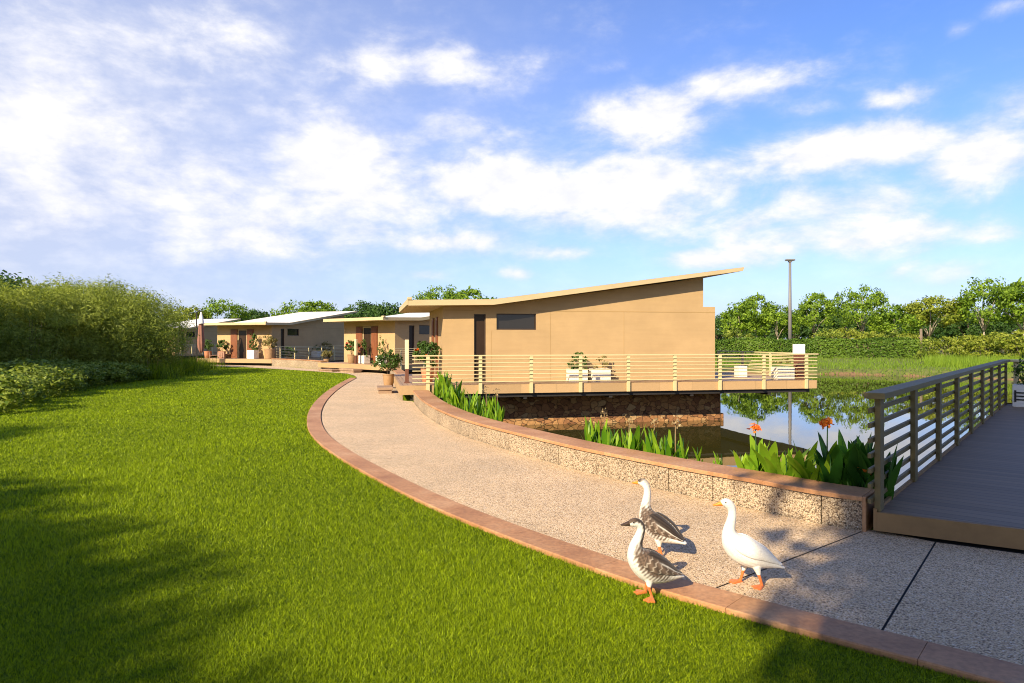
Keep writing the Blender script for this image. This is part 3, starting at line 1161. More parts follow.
def make_hut():
    t = thing('hut', '', 'hut')
    TH = .16
    zb = Z_DECK - .02

    def strip(mb, u0, u1, z0, z1=None, v0=0.0, v1=TH):
        za = roof_z(u0) - .003 if z1 is None else z1
        zc_ = roof_z(u1) - .003 if z1 is None else z1
        if z1 is None and u0 < 1.5 < u1:
            mb.prism([(u0, z0), (u1, z0), (u1, zc_), (1.5, roof_z(1.5) - .003), (u0, za)], 'y', v0, v1)
        else:
            mb.prism([(u0, z0), (u1, z0), (u1, zc_), (u0, za)], 'y', v0, v1)
    w = MB()
    # side wall towards the path, with a tall slot and a strip window cut out
    strip(w, 0, .97, zb); strip(w, .97, 1.34, 2.56); strip(w, 1.34, 1.68, zb)
    strip(w, 1.68, 2.96, zb, 2.07); strip(w, 1.68, 2.96, 2.58); strip(w, 2.96, 8.70, zb); strip(w, 8.70, L_WALL, zb, 2.86)
    # other side
    strip(w, 0, 8.70, zb, None, HW - TH, HW); strip(w, 8.70, L_WALL, zb, 2.86, HW - TH, HW)
    # far end
    w.box(8.70 - TH, 8.70 - .002, TH, HW - TH, 2.80, float(roof_z(8.6)) - .01)
    w.box(L_WALL - TH, L_WALL - .002, TH, HW - TH, zb, 2.86)
    w.box(8.55, L_WALL - TH, TH, HW - TH, 2.70, 2.855)
    # entry end with door opening
    e0 = roof_z(0.08) - .004
    w.box(.002, TH, TH, 1.55, zb, e0); w.box(.002, TH, 3.65, HW - TH, zb, e0); w.box(.002, TH, 1.55, 3.65, 2.52, e0)
    w.build('wall', M['render'], t)
    j = MB()
    j.box(3.0, L_WALL + .004, -.004, .001, 2.66, 2.685)
    j.box(.02, .97, -.004, .001, 2.66, 2.685)
    for u in (1.52, 3.42, 5.9):
        j.box(u - .006, u + .006, -.004, .001, zb, 2.05 if u < 3 else 2.66)
    j.build('joint_trim', plain('joint_tone', (.38, .25, .105), .8, .05), t)
    # roof
    r_ = MB()
    prof_ = [(p[0], p[1]) for p in ROOF] + [(p[0], p[1] - RT) for p in ROOF[::-1]]
    prof_[3] = (ROOF[2][0] - .05, ROOF[2][1] - .13)
    r_.prism(prof_, 'y', -OV, HW + OV)
    ro = r_.build('roof', M['fascia'], t)
    mm = MB()
    tp = [(p[0], p[1]) for p in ROOF]
    for k in range(2):
        (u0, z0), (u1, z1) = tp[k], tp[k + 1]
        u0_, u1_ = (u0 + .1 if k == 0 else u0), (u1 - .1 if k == 1 else u1)
        f0, f1 = (u0_ - u0) / (u1 - u0), (u1_ - u0) / (u1 - u0)
        za, zb_ = z0 + (z1 - z0) * f0 + .006, z0 + (z1 - z0) * f1 + .006
        mm.add([(u0_, -OV + .1, za), (u1_, -OV + .1, zb_), (u1_, HW + OV - .1, zb_), (u0_, HW + OV - .1, za)], [(0, 1, 2, 3)])
    mm.build('membrane', M['membrane'], ro)
    g_ = MB()
    g_.box(-1.11, -.97, -OV - .03, -OV + .16, 2.955, 3.03, bev=.01)
    g_.box(-1.12, -1.082, -OV, HW + OV, 2.80, 2.97, bev=.005)
    g_.build('gutter', M['fascia'], ro)
    # slot window and strip window
    for (u0, u1, z0, z1) in ((.97, 1.34, Z_DECK + .02, 2.56), (1.68, 2.96, 2.07, 2.58)):
        f_ = MB()
        b_ = .035
        f_.box(u0 + .002, u0 + b_, .05, .12, z0 + .002, z1 - .002); f_.box(u1 - b_, u1 - .002, .03, .12, z0 + .002, z1 - .002)
        f_.box(u0 + b_, u1 - b_, .03, .12, z0 + .002, z0 + b_); f_.box(u0 + b_, u1 - b_, .03, .12, z1 - b_, z1 - .002)
        fo = f_.build('window', M['frame'], t)
        p_ = MB()
        p_.box(u0 + b_ + .001, u1 - b_ - .001, .08, .095, z0 + b_ + .001, z1 - b_ - .001)
        p_.build('pane', M['glass'] if u0 > 1.5 else M['dark_glass'], fo)
    # door: two timber leaves folded open beside a dark glazed opening
    for v0, v1 in ((1.56, 2.16), (3.04, 3.64)):
        q = MB()
        q.box(-.03, .06, v0, v1, Z_DECK + .01, 2.51, bev=.006)
        q.box(-.045, -.029, v0 + .08, v1 - .08, Z_DECK + .15, 2.4, bev=.004)
        q.build('door_leaf', M['door_wood'], t)
    q = MB()
    q.box(.02, .1, 2.17, 2.24, Z_DECK + .01, 2.51); q.box(.02, .1, 2.96, 3.03, Z_DECK + .01, 2.51); q.box(.02, .1, 2.24, 2.96, 2.44, 2.51)
    do = q.build('door', M['fascia'], t)
    q = MB()
    q.box(.05, .065, 2.241, 2.959, Z_DECK + .01, 2.439)
    q.build('pane', M['dark_glass'], do)
    # deck
    q = MB()
    q.box(-1.33, 12.08, -1.17, HW + .6, Z_DECK - .05, Z_DECK)
    dk = q.build('deck', M['deck'], t)
    q = MB()
    q.box(-1.35, 12.08, -1.205, -1.171, .17, Z_DECK - .004)
    q.box(12.081, 12.115, -1.205, HW + .6, .17, Z_DECK - .004)
    q.box(-1.365, -1.331, -1.17, HW + .6, .17, Z_DECK - .004)
    q.build('fascia_board', M['deck_fascia'], dk)
    q = MB()
    q.box(-1.0, 11.9, -1.12, HW + .5, .05, .165)
    for u in (2.3, 5.0, 7.7, 10.4):
        q.box(u, u + .1, -1.1, HW + .5, -.02, .05)
    q.build('joist', M['dark'], dk)
    for u, v0 in ((-.95, -.95), (-.95, 4.6)):
        q = MB()
        q.box(u - .11, u + .11, v0 - .11, v0 + .11, -2.0, .05)
        q.build('pile', M['dark'], dk)
    # stone base standing in the pond
    q = MB()
    q.box(.6, 9.28, -.1, HW - .3, -2.0, .045)
    so = q.build('stone_base', M['stone'], t)
    q = MB()
    q.box(.5, 9.31, -.26, -.101, -2.0, -.68, bev=.03)
    q.build('ledge', M['stone'], so)
    # railing along the walkway, round the terrace end
    railing(t, (-.56, -1.24, Z_DECK), (11.70, -1.24, Z_DECK), 9, .87, 7, (.10, .055), .015, M['rail'], post_drop=.27, over0=.45, over1=.42, rail_over=(.45, .36))
    railing(t, (12.14, -.4, Z_DECK), (12.14, HW + .4, Z_DECK), 4, .87, 7, (.10, .055), .015, M['rail'], post_drop=.27, over0=.1, over1=.1)
    railing(t, (11.9, HW + .55, Z_DECK), (9.6, HW + .55, Z_DECK), 3, .87, 7, (.10, .055), .015, M['rail'], post_drop=0, over0=.1, over1=.1)
    return t


HUTS = [((-2.13, 21.06), 78.3, 'big tan hut with rising roof on stone base in the pond, nearest to the path'),
        ((-6.34, 37.0), 43.0, 'middle tan hut half hidden behind the near hut, with red brown door leaves'),
        ((-16.9, 48.0), 21.0, 'far tan hut with broad white roof and dark doorway beyond the lawn'),
        ((-33.6, 68.0), 14.0, 'farthest tan hut with thin pale roof behind the closed parasol')]
hut0 = make_hut()


def hut_frame(i):
    (x, y), th, _ = HUTS[i]
    a = R(th)
    U = Vector((math.sin(a), math.cos(a), 0))
    V = Vector((-math.cos(a), math.sin(a), 0))
    return Vector((x, y, 0)), U, V


def hp(i, u, v, z=Z_DECK):
    o_, U, V = hut_frame(i)
    return o_ + U * u + V * v + Vector((0, 0, z))


for i, ((x, y), th, lab) in enumerate(HUTS):
    place(hut0, USED, (x, y, 0), R(90 - th), label=lab, cat='hut', group='tan lakeside huts with sloping roofs')

# ================================================================ footbridge on the right
BA = Vector((3.31, 6.18, .2))
bdir = Vector((8.62, 10.32, 0)).normalized()
bperp = Vector((bdir.y, -bdir.x, 0))
BL, BW = 13.45, 3.2
br = thing('footbridge', 'grey boarded footbridge with bronze railing crossing the pond at the right edge', 'bridge', BA, math.atan2(bdir.y, bdir.x))
# local: x along the bridge, -y to its right; the near end is cut askew
sk = .14
q = MB()
outl = [(0.0, 0.0), (BL + .1, 0.0), (BL + .1, -6.0), (BL - 3.2, -6.0), (BL - 3.2, -BW), (sk * BW, -BW)]
q.prism(outl, 'z', -.03, 0.0)
q.build('deck', M['bridge_deck'], br)
q = MB()
q.prism([(-.03, .03), (BL + .13, .03), (BL + .13, .001), (-.03, .001)], 'z', -.17, .03)
q.prism([(-.034, .001), (-.002, .001), (sk * BW - .002, -BW), (sk * BW - .034, -BW)], 'z', -.17, -.002)
q.prism([(BL + .101, 0), (BL + .13, 0), (BL + .13, -6), (BL + .101, -6)], 'z', -.17, .03)
q.build('fascia_board', M['bridge_side'], br)
q = MB()
q.box(.25, BL, -.35, -.2, -.4, -.031)
q.box(.65, BL, -BW + .1, -BW + .25, -.4, -.031)
for s in (3.2, 7.5, 11.8):
    q.box(s, s + .18, -.4, -.2, -2.2, -.4)
    q.box(s, s + .18, -BW + .1, -BW + .3, -2.2, -.4)
q.build('beam', M['dark'], br)
railing(br, (BL, .0, 0), (0.06, .0, 0), 9, 1.08, 7, (.15, .05), .022, M['bridge_rail'], post_drop=0, wide=.17, thick=.055, over0=.1, over1=.2, rail_over=(.08, .16), flat=True)
railing(br, (BL + .06, -6, 0), (BL + .06, -.2, 0), 5, 1.08, 7, (.11, .045), .017, M['rail'], post_drop=0, wide=.17, thick=.055, over0=.1, over1=.12, flat=True)
railing(br, (sk * BW + .1, -BW, 0), (BL - 3.3, -BW, 0), 7, 1.08, 7, (.11, .045), .017, M['bridge_rail'], post_drop=0, wide=.17, thick=.055, over0=.2, over1=.1, flat=True)
q = MB()
q.box(.06, .16, .035, .2, -.2, -.14)
# ================================================================ geese
def loft(sp, seg=18):
    """rings square to the spine: sp rows are x, z, half width, half height"""
    sp = np.array(sp, float)
    c = catmull(sp, 4)
    P = c[:, :2]
    t = np.gradient(P, axis=0)
    t /= np.linalg.norm(t, axis=1)[:, None]
    v, f = [], []
    for (x, z, hw, hh), (tx, tz) in zip(c, t):
        up = np.array([-tz, tx])
        for k in range(seg):
            a = 2 * math.pi * k / seg
            y = math.cos(a) * hw
            h = math.sin(a) * hh
            v.append((x + up[0] * h, y, z + up[1] * h))
    n = len(c)
    for i in range(n - 1):
        for k in range(seg):
            f.append((i * seg + k, i * seg + (k + 1) % seg, (i + 1) * seg + (k + 1) % seg, (i + 1) * seg + k))
    f.append(tuple(range(seg - 1, -1, -1)))
    f.append(tuple(range((n - 1) * seg, n * seg)))
    return v, f, c


def plumage_mat(name, rough=.7):
    m, nt, b = mat(name)
    a = nnode(nt, 'ShaderNodeAttribute', attribute_name='plumage')
    n = noise(nt, coord(nt), 90, 4, .6)
    c = mixc(nt, 1, a.outputs['Color'], ramp(nt, n, [(.3, (.86, .86, .86)), (.7, (1.08, 1.08, 1.08))]), 'MULTIPLY')
    nt.links.new(c, b.inputs['Base Color'])
    b.inputs['Roughness'].default_value = rough
    b.inputs['Specular IOR Level'].default_value = .2
    b.inputs['Sheen Weight'].default_value = .15
    bump(nt, b, noise(nt, coord(nt), 130, 3), .003, .5)
    return m


M['plume'] = plumage_mat('feathers')
M['beak_orange'] = plain('orange_beak', (.75, .24, .03), .45, .1, 30)
M['beak_dark'] = plain('dark_beak', (.05, .03, .022), .4, .1, 30)
M['eye'] = plain('eye', (.01, .01, .012), .15)

ORANGE = (.62, .15, .035)
LEGTOP = .165


def goose(name, label, loc, rz, spine, head_i, legs, colf, wingf, beak_m, scale=1.0, wing_s=(3, 9), beak=None):
    t = thing(name, label, 'goose', loc, rz, 'geese on the path')
    t.scale = (scale,) * 3
    v, f, c = loft(spine)
    mb = MB()
    mb.add(v, f)
    for (hip, knee, ankle, yaw) in legs:
        mb.tube([hip, ((hip[0] + knee[0]) / 2, (hip[1] + knee[1]) / 2, (hip[2] + knee[2]) / 2), knee, ankle], [.034, .022, .012, .010], 10)
        ca, sa = math.cos(yaw), math.sin(yaw)
        toes = [(.0, .010), (.052, .042), (.066, .040), (.068, .012), (.082, .004), (.082, -.004), (.068, -.012), (.066, -.040), (.052, -.042), (.0, -.010), (-.02, 0)]
        mb.prism([(ankle[0] + x * ca - y * sa, ankle[1] + x * sa + y * ca) for x, y in toes], 'z', .0, .013)
        for ty in (.040, 0, -.040):
            tx = .082 if ty == 0 else .066
            mb.tube([(ankle[0], ankle[1], ankle[2]), (ankle[0] + (tx * .5) * ca - ty * .5 * sa, ankle[1] + tx * .5 * sa + ty * .5 * ca, .012), (ankle[0] + tx * ca - ty * sa, ankle[1] + tx * sa + ty * ca, .007)], [.009, .008, .005], 8)
    o = mb.build('body', M['plume'], t, smooth=True)
    md = o.modifiers.new('r', 'REMESH')
    md.mode = 'VOXEL'
    md.voxel_size = .0048
    md.use_smooth_shade = True
    ms = o.modifiers.new('s', 'SMOOTH')
    ms.factor = .5
    ms.iterations = 5
    dg = bpy.context.evaluated_depsgraph_get()
    me = bpy.data.meshes.new_from_object(o.evaluated_get(dg))
    o.modifiers.clear()
    o.data = me
    me.polygons.foreach_set('use_smooth', np.ones(len(me.polygons), dtype=bool))
    co = np.zeros(len(me.vertices) * 3, dtype=np.float32)
    me.vertices.foreach_get('co', co)
    co = co.reshape(-1, 3)
    # nearest place on the spine -> parameter 0..1 and side (up/down)
    P = c[:, :2]
    tt = np.gradient(P, axis=0)
    tt /= np.linalg.norm(tt, axis=1)[:, None]
    d2 = (co[:, 0][:, None] - P[:, 0]) ** 2 + (co[:, 2][:, None] - P[:, 1]) ** 2
    ni = np.argmin(d2, axis=1)
    upx, upz = -tt[ni, 1], tt[ni, 0]
    side = ((co[:, 0] - P[ni, 0]) * upx + (co[:, 2] - P[ni, 1]) * upz) / np.maximum(c[ni, 3], .004)
    s = ni / (len(P) - 1)
    col = colf(s, side, co)
    leg = (co[:, 2] < LEGTOP * .56) & (side < -1.12)
    leg |= co[:, 2] < .03
    col[leg] = ORANGE
    a = me.attributes.new('plumage', 'FLOAT_COLOR', 'POINT')
    a.data.foreach_set('color', np.concatenate([col, np.ones((len(col), 1))], 1).astype(np.float32).ravel())
    # wings: folded shells over the back half of the body
    i0, i1 = wing_s[0] * 4, wing_s[1] * 4
    for sd in (1, -1):
        n, k_ = 72, 34
        vs, cl = [], []
        for i in range(n):
            u = i / (n - 1)                         # 0 shoulder .. 1 wing tip
            ii = i1 - u * (i1 - i0)
            q = np.array([np.interp(ii, np.arange(len(c)), c[:, m]) for m in range(4)])
            tx, tz = np.interp(ii, np.arange(len(c)), tt[:, 0]), np.interp(ii, np.arange(len(c)), tt[:, 1])
            a_top = R(82)
            a_low = R(-18 + 30 * u + 45 * max(0, u - .75) * 2)
            env = math.sin(min(1, u / .12) * math.pi / 2) ** .6
            for j in range(k_):
                w = j / (k_ - 1)
                mid = R(35)
                ang = a_low + (a_top - a_low) * w
                ang = mid + (ang - mid) * max(.12, env)
                bulge = .985 + .155 * max(0, math.sin(math.pi * w)) ** .7 * max(0, math.sin(math.pi * (u * .88 + .02))) ** .6 + .010 * ((w * 7 + u * .6) % 1) * min(1, w * 5, (1 - w) * 5)
                hw = max(q[2], .022) * bulge
                hh = max(q[3], .020) * bulge
                y = math.cos(ang) * hw * sd
                h = math.sin(ang) * hh
                vs.append((q[0] - tz * h, y, q[1] + tx * h + .004))
                cl.append((*wingf(u, w), 1))
        fs = []
        for i in range(n - 1):
            for j in range(k_ - 1):
                fs.append((i * k_ + j, (i + 1) * k_ + j, (i + 1) * k_ + j + 1, i * k_ + j + 1))
        wo = mesh_obj('wing', vs, fs, M['plume'], t, smooth=True, color=cl)
        sm = wo.modifiers.new('s', 'SOLIDIFY')
        sm.thickness = .008
        sm.offset = 0
    # beak and eyes
    bx, bz, tx_, tz_ = beak
    L = math.hypot(tx_ - bx, tz_ - bz)
    bk = [(bx - .008, bz, .0165, .019), (bx + (tx_ - bx) * .25, bz + (tz_ - bz) * .2, .015, .0165), (bx + (tx_ - bx) * .6, bz + (tz_ - bz) * .65, .0125, .010), (bx + (tx_ - bx) * .9, bz + (tz_ - bz) * .95, .011, .0065), (tx_, tz_, .006, .003)]
    v, f, _ = loft(bk, 14)
    q = MB()
    q.add(v, f)
    q.build('beak', beak_m, t, smooth=True)
    ex, ez, ey = head_i
    for sd in (1, -1):
        q = MB()
        q.tube_rings([(ex, ey * sd, ez + r_) for r_ in (-.005, -.0035, 0, .0035, .005)], [.001, .004, .0056, .004, .001], 10, 0)
        q.build('eye', M['eye'], t, smooth=True)
    return t


def white_cols(s, side, co):
    col = np.tile(np.array([.70, .675, .62]), (len(co), 1))
    return col


WH = np.array([.70, .67, .61])
GB = np.array([.115, .078, .056])
DK = np.array([.030, .021, .016])


def sst(a, b, x):
    t = np.clip((x - a) / (b - a), 0, 1)
    return t * t * (3 - 2 * t)


def grey_cols(stripe, neck_from, white_body=True):
    def fcol(s, side, co):
        jit = .03 * np.sin(co[:, 0] * 210 + co[:, 2] * 170) + .02 * np.sin(co[:, 1] * 260)
        col = np.tile(WH, (len(co), 1))
        mott = .8 + .35 * np.clip(np.sin(co[:, 0] * 190 + co[:, 2] * 120) * np.sin(co[:, 2] * 210 - co[:, 0] * 60), -1, 1)
        fl = (GB * 1.15) * mott[:, None]
        k = (sst(.60, .46, s + jit) * sst(-.75, -.25, side + jit * 4) * sst(.13, .24, s + jit))[:, None]
        col = col * (1 - k) + fl * k
        if stripe:
            k = (sst(.02, .5, side + jit * 3) * sst(.46, .56, s))[:, None]
            col = col * (1 - k) + DK * 1.5 * k
        else:
            k = (sst(.3, .8, side + jit * 3) * sst(.62, .9, s) * .6)[:, None]
            col = col * (1 - k) + GB * k
        k = (sst(.84, .9, s) * sst(.0, .45, side + jit * 2))[:, None]
        return col * (1 - k) + GB * .8 * k
    return fcol


def white_wing(u, w):
    k = 1 - .08 * ((w * 6 + u * 3) % 1 < .12)
    return tuple(np.array([.71, .685, .63]) * k)


def grey_wing(u, w):
    # u: shoulder to tip, w: lower edge to back. Brown-grey coverts with thin pale feather edges, dark long feathers above
    row = u * 7.0 + .55 * abs(((w * 5.5) % 1) - .5)
    e = row % 1
    edge = max(0.0, (e - .74) / .26) * (1 - .55 * w)
    cov = GB * (.85 + .35 * math.sin(u * 23 + w * 17))
    col = cov * (1 - .75 * edge) + np.array([.60, .52, .43]) * .75 * edge
    dark = float(sst(.46, .62, np.array(w + .25 * u)))
    col = col * (1 - dark) + DK * (1.0 + .35 * math.sin(w * 40)) * dark
    ln = math.exp(-((w + .25 * u - .52) / .028) ** 2) * float(sst(.25, .5, np.array(u)))
    return tuple(col * (1 - .8 * ln) + WH * .8 * ln)


sp_white = [(-.228, .128, .016, .006), (-.19, .142, .036, .016), (-.13, .168, .060, .046), (-.06, .197, .085, .078), (.02, .224, .100, .096), (.085, .262, .095, .099), (.132, .305, .078, .083),
            (.156, .350, .055, .059), (.160, .395, .038, .043), (.149, .445, .030, .034), (.140, .49, .027, .030), (.141, .53, .026, .029), (.152, .562, .028, .032), (.176, .583, .029, .034), (.200, .584, .023, .027), (.216, .578, .015, .018)]
legs_w = [((-.02, .045, .15), (-.035, .05, .085), (-.058, .05, .014), .5), ((.03, -.045, .16), (.05, -.045, .085), (.072, -.042, .014), .05)]
goose('white_goose', 'white goose with orange beak and feet walking on the pebble path', gp(752, 585), R(180 - 4), sp_white, (.190, .592, .0262), legs_w, white_cols, white_wing, M['beak_orange'], beak=(.206, .580, .275, .566), wing_s=(.9, 6.2))

sp_a = [(-.228, .125, .016, .006), (-.19, .135, .040, .020), (-.13, .150, .066, .054), (-.06, .172, .092, .088), (.01, .198, .102, .104), (.066, .240, .094, .096), (.102, .286, .074, .077),
        (.114, .332, .049, .052), (.104, .38, .034, .038), (.086, .425, .028, .031), (.078, .462, .0265, .028), (.090, .494, .028, .030), (.118, .508, .029, .031), (.145, .506, .025, .027), (.163, .500, .016, .018)]
legs_a = [((.035, .045, .13), (.04, .055, .075), (.02, .058, .014), .9), ((.0, -.045, .13), (.02, -.05, .075), (.03, -.05, .014), -.3)]
goose('grey_goose', 'grey and white goose with dark beak and dark neck stripe standing on the lawn edge', gp(652, 596), R(180 + 8), sp_a, (.138, .513, .0262), legs_a, grey_cols(True, .50), grey_wing, M['beak_dark'], beak=(.155, .502, .222, .494), wing_s=(.7, 5.6), scale=1.0)

sp_b = [(-.215, .135, .016, .006), (-.18, .147, .040, .020), (-.125, .168, .064, .050), (-.06, .192, .090, .082), (.01, .218, .100, .098), (.070, .256, .093, .094), (.112, .300, .074, .077),
        (.132, .348, .051, .054), (.134, .395, .036, .040), (.126, .445, .030, .033), (.120, .49, .027, .030), (.122, .53, .026, .028), (.136, .560, .028, .031), (.160, .577, .029, .032), (.184, .577, .023, .026), (.200, .571, .015, .018)]
legs_b = [((.0, .045, .14), (-.01, .05, .085), (-.03, .05, .014), .2), ((.02, -.045, .15), (.04, -.045, .085), (.03, -.042, .014), -.2)]
goose('grey_goose', 'grey backed goose with white neck and orange beak behind the other two geese', gp(661, 556), R(180 - 36), sp_b, (.174, .586, .0262), legs_b, grey_cols(False, .5), grey_wing, M['beak_orange'], beak=(.190, .573, .258, .562), wing_s=(.7, 6.0), scale=1.0)

# ================================================================ canna plants behind the wall
def canna_leaf(mb_v, mb_f, tn, base, az_, L, wd, tilt, rng, curl=.4):
    n = 6
    d = np.array([math.cos(az_), math.sin(az_), 0])
    s = np.array([-d[1], d[0], 0])
    b0 = len(mb_v)
    p = np.array(base, float)
    ang = tilt
    tint = np.clip(rng.normal(.5, .25), 0, 1)
    for i in range(n + 1):
        u = i / n
        wv = wd * (math.sin(math.pi * (u * .93 + .07) ** .75) ** .8) * .5 if u < 1 else .001
        up = d * (-math.sin(ang)) + np.array([0, 0, math.cos(ang)])
        nn = np.cross(s, up)
        fold = .25 * wv
        mb_v += [tuple(p - s * wv + nn * fold), tuple(p), tuple(p + s * wv + nn * fold)]
        stepv = d * math.sin(ang) + np.array([0, 0, math.cos(ang)])
        p = p + stepv * L / n
        ang += curl / n
    for i in range(n):
        for q in range(2):
            a = b0 + i * 3 + q
            mb_f.append((a, a + 1, a + 4, a + 3))
            tn.append(np.clip(tint + rng.normal(0, .04), 0, 1))


def make_canna(seed, h, nleaf, L, wd, material, flower=None, seedhead=False):
    rng = np.random.default_rng(seed)
    t = thing('canna_plant', '', 'plant')
    v, f, tn = [], [], []
    for i in range(nleaf):
        z = h * .5 * i / nleaf
        canna_leaf(v, f, tn, (rng.normal(0, .02), rng.normal(0, .02), z), rng.uniform(0, 6.28), L * rng.uniform(.75, 1.15), wd * rng.uniform(.8, 1.2), rng.uniform(.08, .42), rng, rng.uniform(.1, .6))
    mesh_obj('leaf', v, f, material, t, tint=tn, smooth=True)
    st = MB()
    st.tube([(0, 0, -.1), (.01, 0, h * .5), (.02, .01, h)], [.011, .009, .005], 6)
    so = st.build('stem', M['canna_shade_and_stem'] if not seedhead else M['dry'], t, smooth=True)
    if flower or seedhead:
        P = np.array([.02, .01, h]) + rng.normal(size=(26, 3)) * np.array([.03, .03, .035])
        vv, ff = leaf_cards(P, .075 if flower else .04, rng, .2, .6)
        mesh_obj('flower', vv, ff, flower if flower else M['dry'], t, tint=rng.random(26))
    return t


cn = [make_canna(300 + i, .42, 5, .34, .065, M['canna']) for i in range(4)]
cn_l = [make_canna(320 + i, .55, 6, .46, .12, M['canna']) for i in range(3)]
cn_d = [make_canna(340 + i, .62, 6, .50, .15, M['canna_shade_and_stem']) for i in range(3)]
cn_s = [make_canna(360 + i, .60, 2, .30, .06, M['canna'], seedhead=True) for i in range(2)]
cn_f = make_canna(380, .78, 4, .40, .11, M['canna'], flower=M['orange'])
cn_fd = make_canna(381, .50, 5, .42, .13, M['canna_shade_and_stem'], flower=M['orange'])


def wall_pt(x, back):
    """point behind the coping, in the column of pixel x"""
    c = offs(WALLR, back)
    px = c[:, 0] / c[:, 1] * F_PX + 512
    i = np.argsort(px)
    return np.array([np.interp(x, px[i], c[i, 0]), np.interp(x, px[i], c[i, 1])])


rng = np.random.default_rng(77)
G1, G2, G3 = 'canna plants by the deck', 'canna plants along the middle of the wall', 'canna plants beside the footbridge'
bx = list(np.linspace(428, 500, 24)) + list(np.linspace(430, 470, 12))
for x in bx:
    p = wall_pt(x, rng.uniform(.5, .95))
    z = .1
    s = rng.uniform(.9, 1.5) * (1.35 if x < 460 else 1.0)
    place(cn[rng.integers(4)], USED, (p[0], p[1], z), rng.uniform(0, 6.28), s * .86, 'leafy canna plant in the dense bed between near wall and hut deck', 'plant', G1)
for x in (486, 497):
    p = wall_pt(x, .8)
    place(cn_s[0], USED, (p[0], p[1], .1), 1.0, 1.1, 'canna with pinkish dry seed head in the bed near the hut deck', 'plant', G1)
for x in list(np.linspace(588, 640, 13)) + list(np.linspace(646, 683, 9)) + [700, 716, 720]:
    p = wall_pt(x + rng.normal(0, 1), rng.uniform(.5, .8))
    place(cn[rng.integers(4)], USED, (p[0], p[1], .1), rng.uniform(0, 6.28), rng.uniform(.75, 1.15) * (1 if x < 690 else .7), 'bright green canna plant behind the middle of the curved wall', 'plant', G2)
for x in (604, 628, 653, 676):
    p = wall_pt(x, .75)
    place(cn_s[1], USED, (p[0], p[1], .08), x, rng.uniform(.95, 1.15), 'canna with tall dry seed stalk behind the middle of the wall', 'plant', G2)
for x in list(np.linspace(742, 822, 15)):
    p = wall_pt(x, rng.uniform(.5, .8))
    place(cn_l[rng.integers(3)], USED, (p[0], p[1], .05), rng.uniform(0, 6.28), rng.uniform(.7, 1.0), 'tall bright canna plant behind the wall near the footbridge', 'plant', G3)
for x in list(np.linspace(832, 885, 12)):
    p = wall_pt(min(x, 872), rng.uniform(.5, .9))
    place(cn_d[rng.integers(3)], USED, (p[0] + (x - min(x, 872)) * .01, p[1], .08), rng.uniform(0, 6.28), rng.uniform(.75, 1.05), 'canna plant with shade painted into its leaves beside the footbridge railing', 'plant', G3)
p = wall_pt(826, .62)
place(cn_f, USED, (p[0], p[1], .1), 0, 1.02, 'canna with tall orange flower standing against the pond reflection', 'plant', G3)
p = wall_pt(757, .62)
place(cn_f, USED, (p[0], p[1], .1), 2, .86, 'canna with small pale orange flower left of the tall one', 'plant', G3)
p = wall_pt(868, .50)
place(cn_fd, USED, (p[0], p[1], .05), 1, .92, 'canna with low red orange flower beside the footbridge railing', 'plant', G3)

# ================================================================ pots, planters, furniture
def foliage_ball(parent, rng, r, zc, n, leaf, material, flat=1.0, per=22, name='foliage'):
    P, N, T = crown_points(rng, r, r, r * flat, n, per, r * .34, .9, .35)
    P[:, 2] += zc
    v, f = leaf_cards(P, leaf, rng, .3, .5, N)
    return mesh_obj(name, v, f, material, parent, tint=T)


def pot_plant(seed, label, loc, pot='tan', ph=.5, pr=.2, fr=.4, fz=.95, leaf=.1, n=30, lm='potleaf', flower=None, group=None, scale=1):
    rng = np.random.default_rng(seed)
    t = thing('potted_plant', label, 'potted plant', loc, rng.uniform(0, 6), group)
    t.scale = (scale,) * 3
    q = MB()
    q.lathe([(pr * .72, 0), (pr * .8, .02), (pr, ph * .9), (pr * 1.06, ph * .92), (pr * 1.06, ph), (pr * .92, ph), (pr * .9, ph - .05)], 22)
    q.build('pot', M['tan_pot'] if pot == 'tan' else M['terracotta'], t, smooth=True, angle=40)
    s = MB()
    for i in range(5):
        a = 6.28 * i / 5
        s.tube([(0, 0, ph - .1), (math.cos(a) * fr * .2, math.sin(a) * fr * .2, ph + (fz - ph) * .4), (math.cos(a) * fr * .6, math.sin(a) * fr * .6, fz + fr * .2)], [.014, .010, .004], 5)
    s.build('stem', M['bark'], t, smooth=True)
    foliage_ball(t, rng, fr, fz, n, leaf, M[lm], .85)
    if flower:
        for i in range(9):
            a, c_ = rng.uniform(0, 6.28), rng.uniform(-.2, .9)
            rr = fr * 1.02
            pc = np.array([math.cos(a) * math.cos(c_) * rr, math.sin(a) * math.cos(c_) * rr, fz + math.sin(c_) * rr * .85])
            vv, ff = leaf_cards(pc + rng.normal(size=(6, 3)) * .006, leaf * .8, rng, .4, .8)
            mesh_obj('flower', vv, ff, M[flower], t, tint=rng.random(6))
    return t


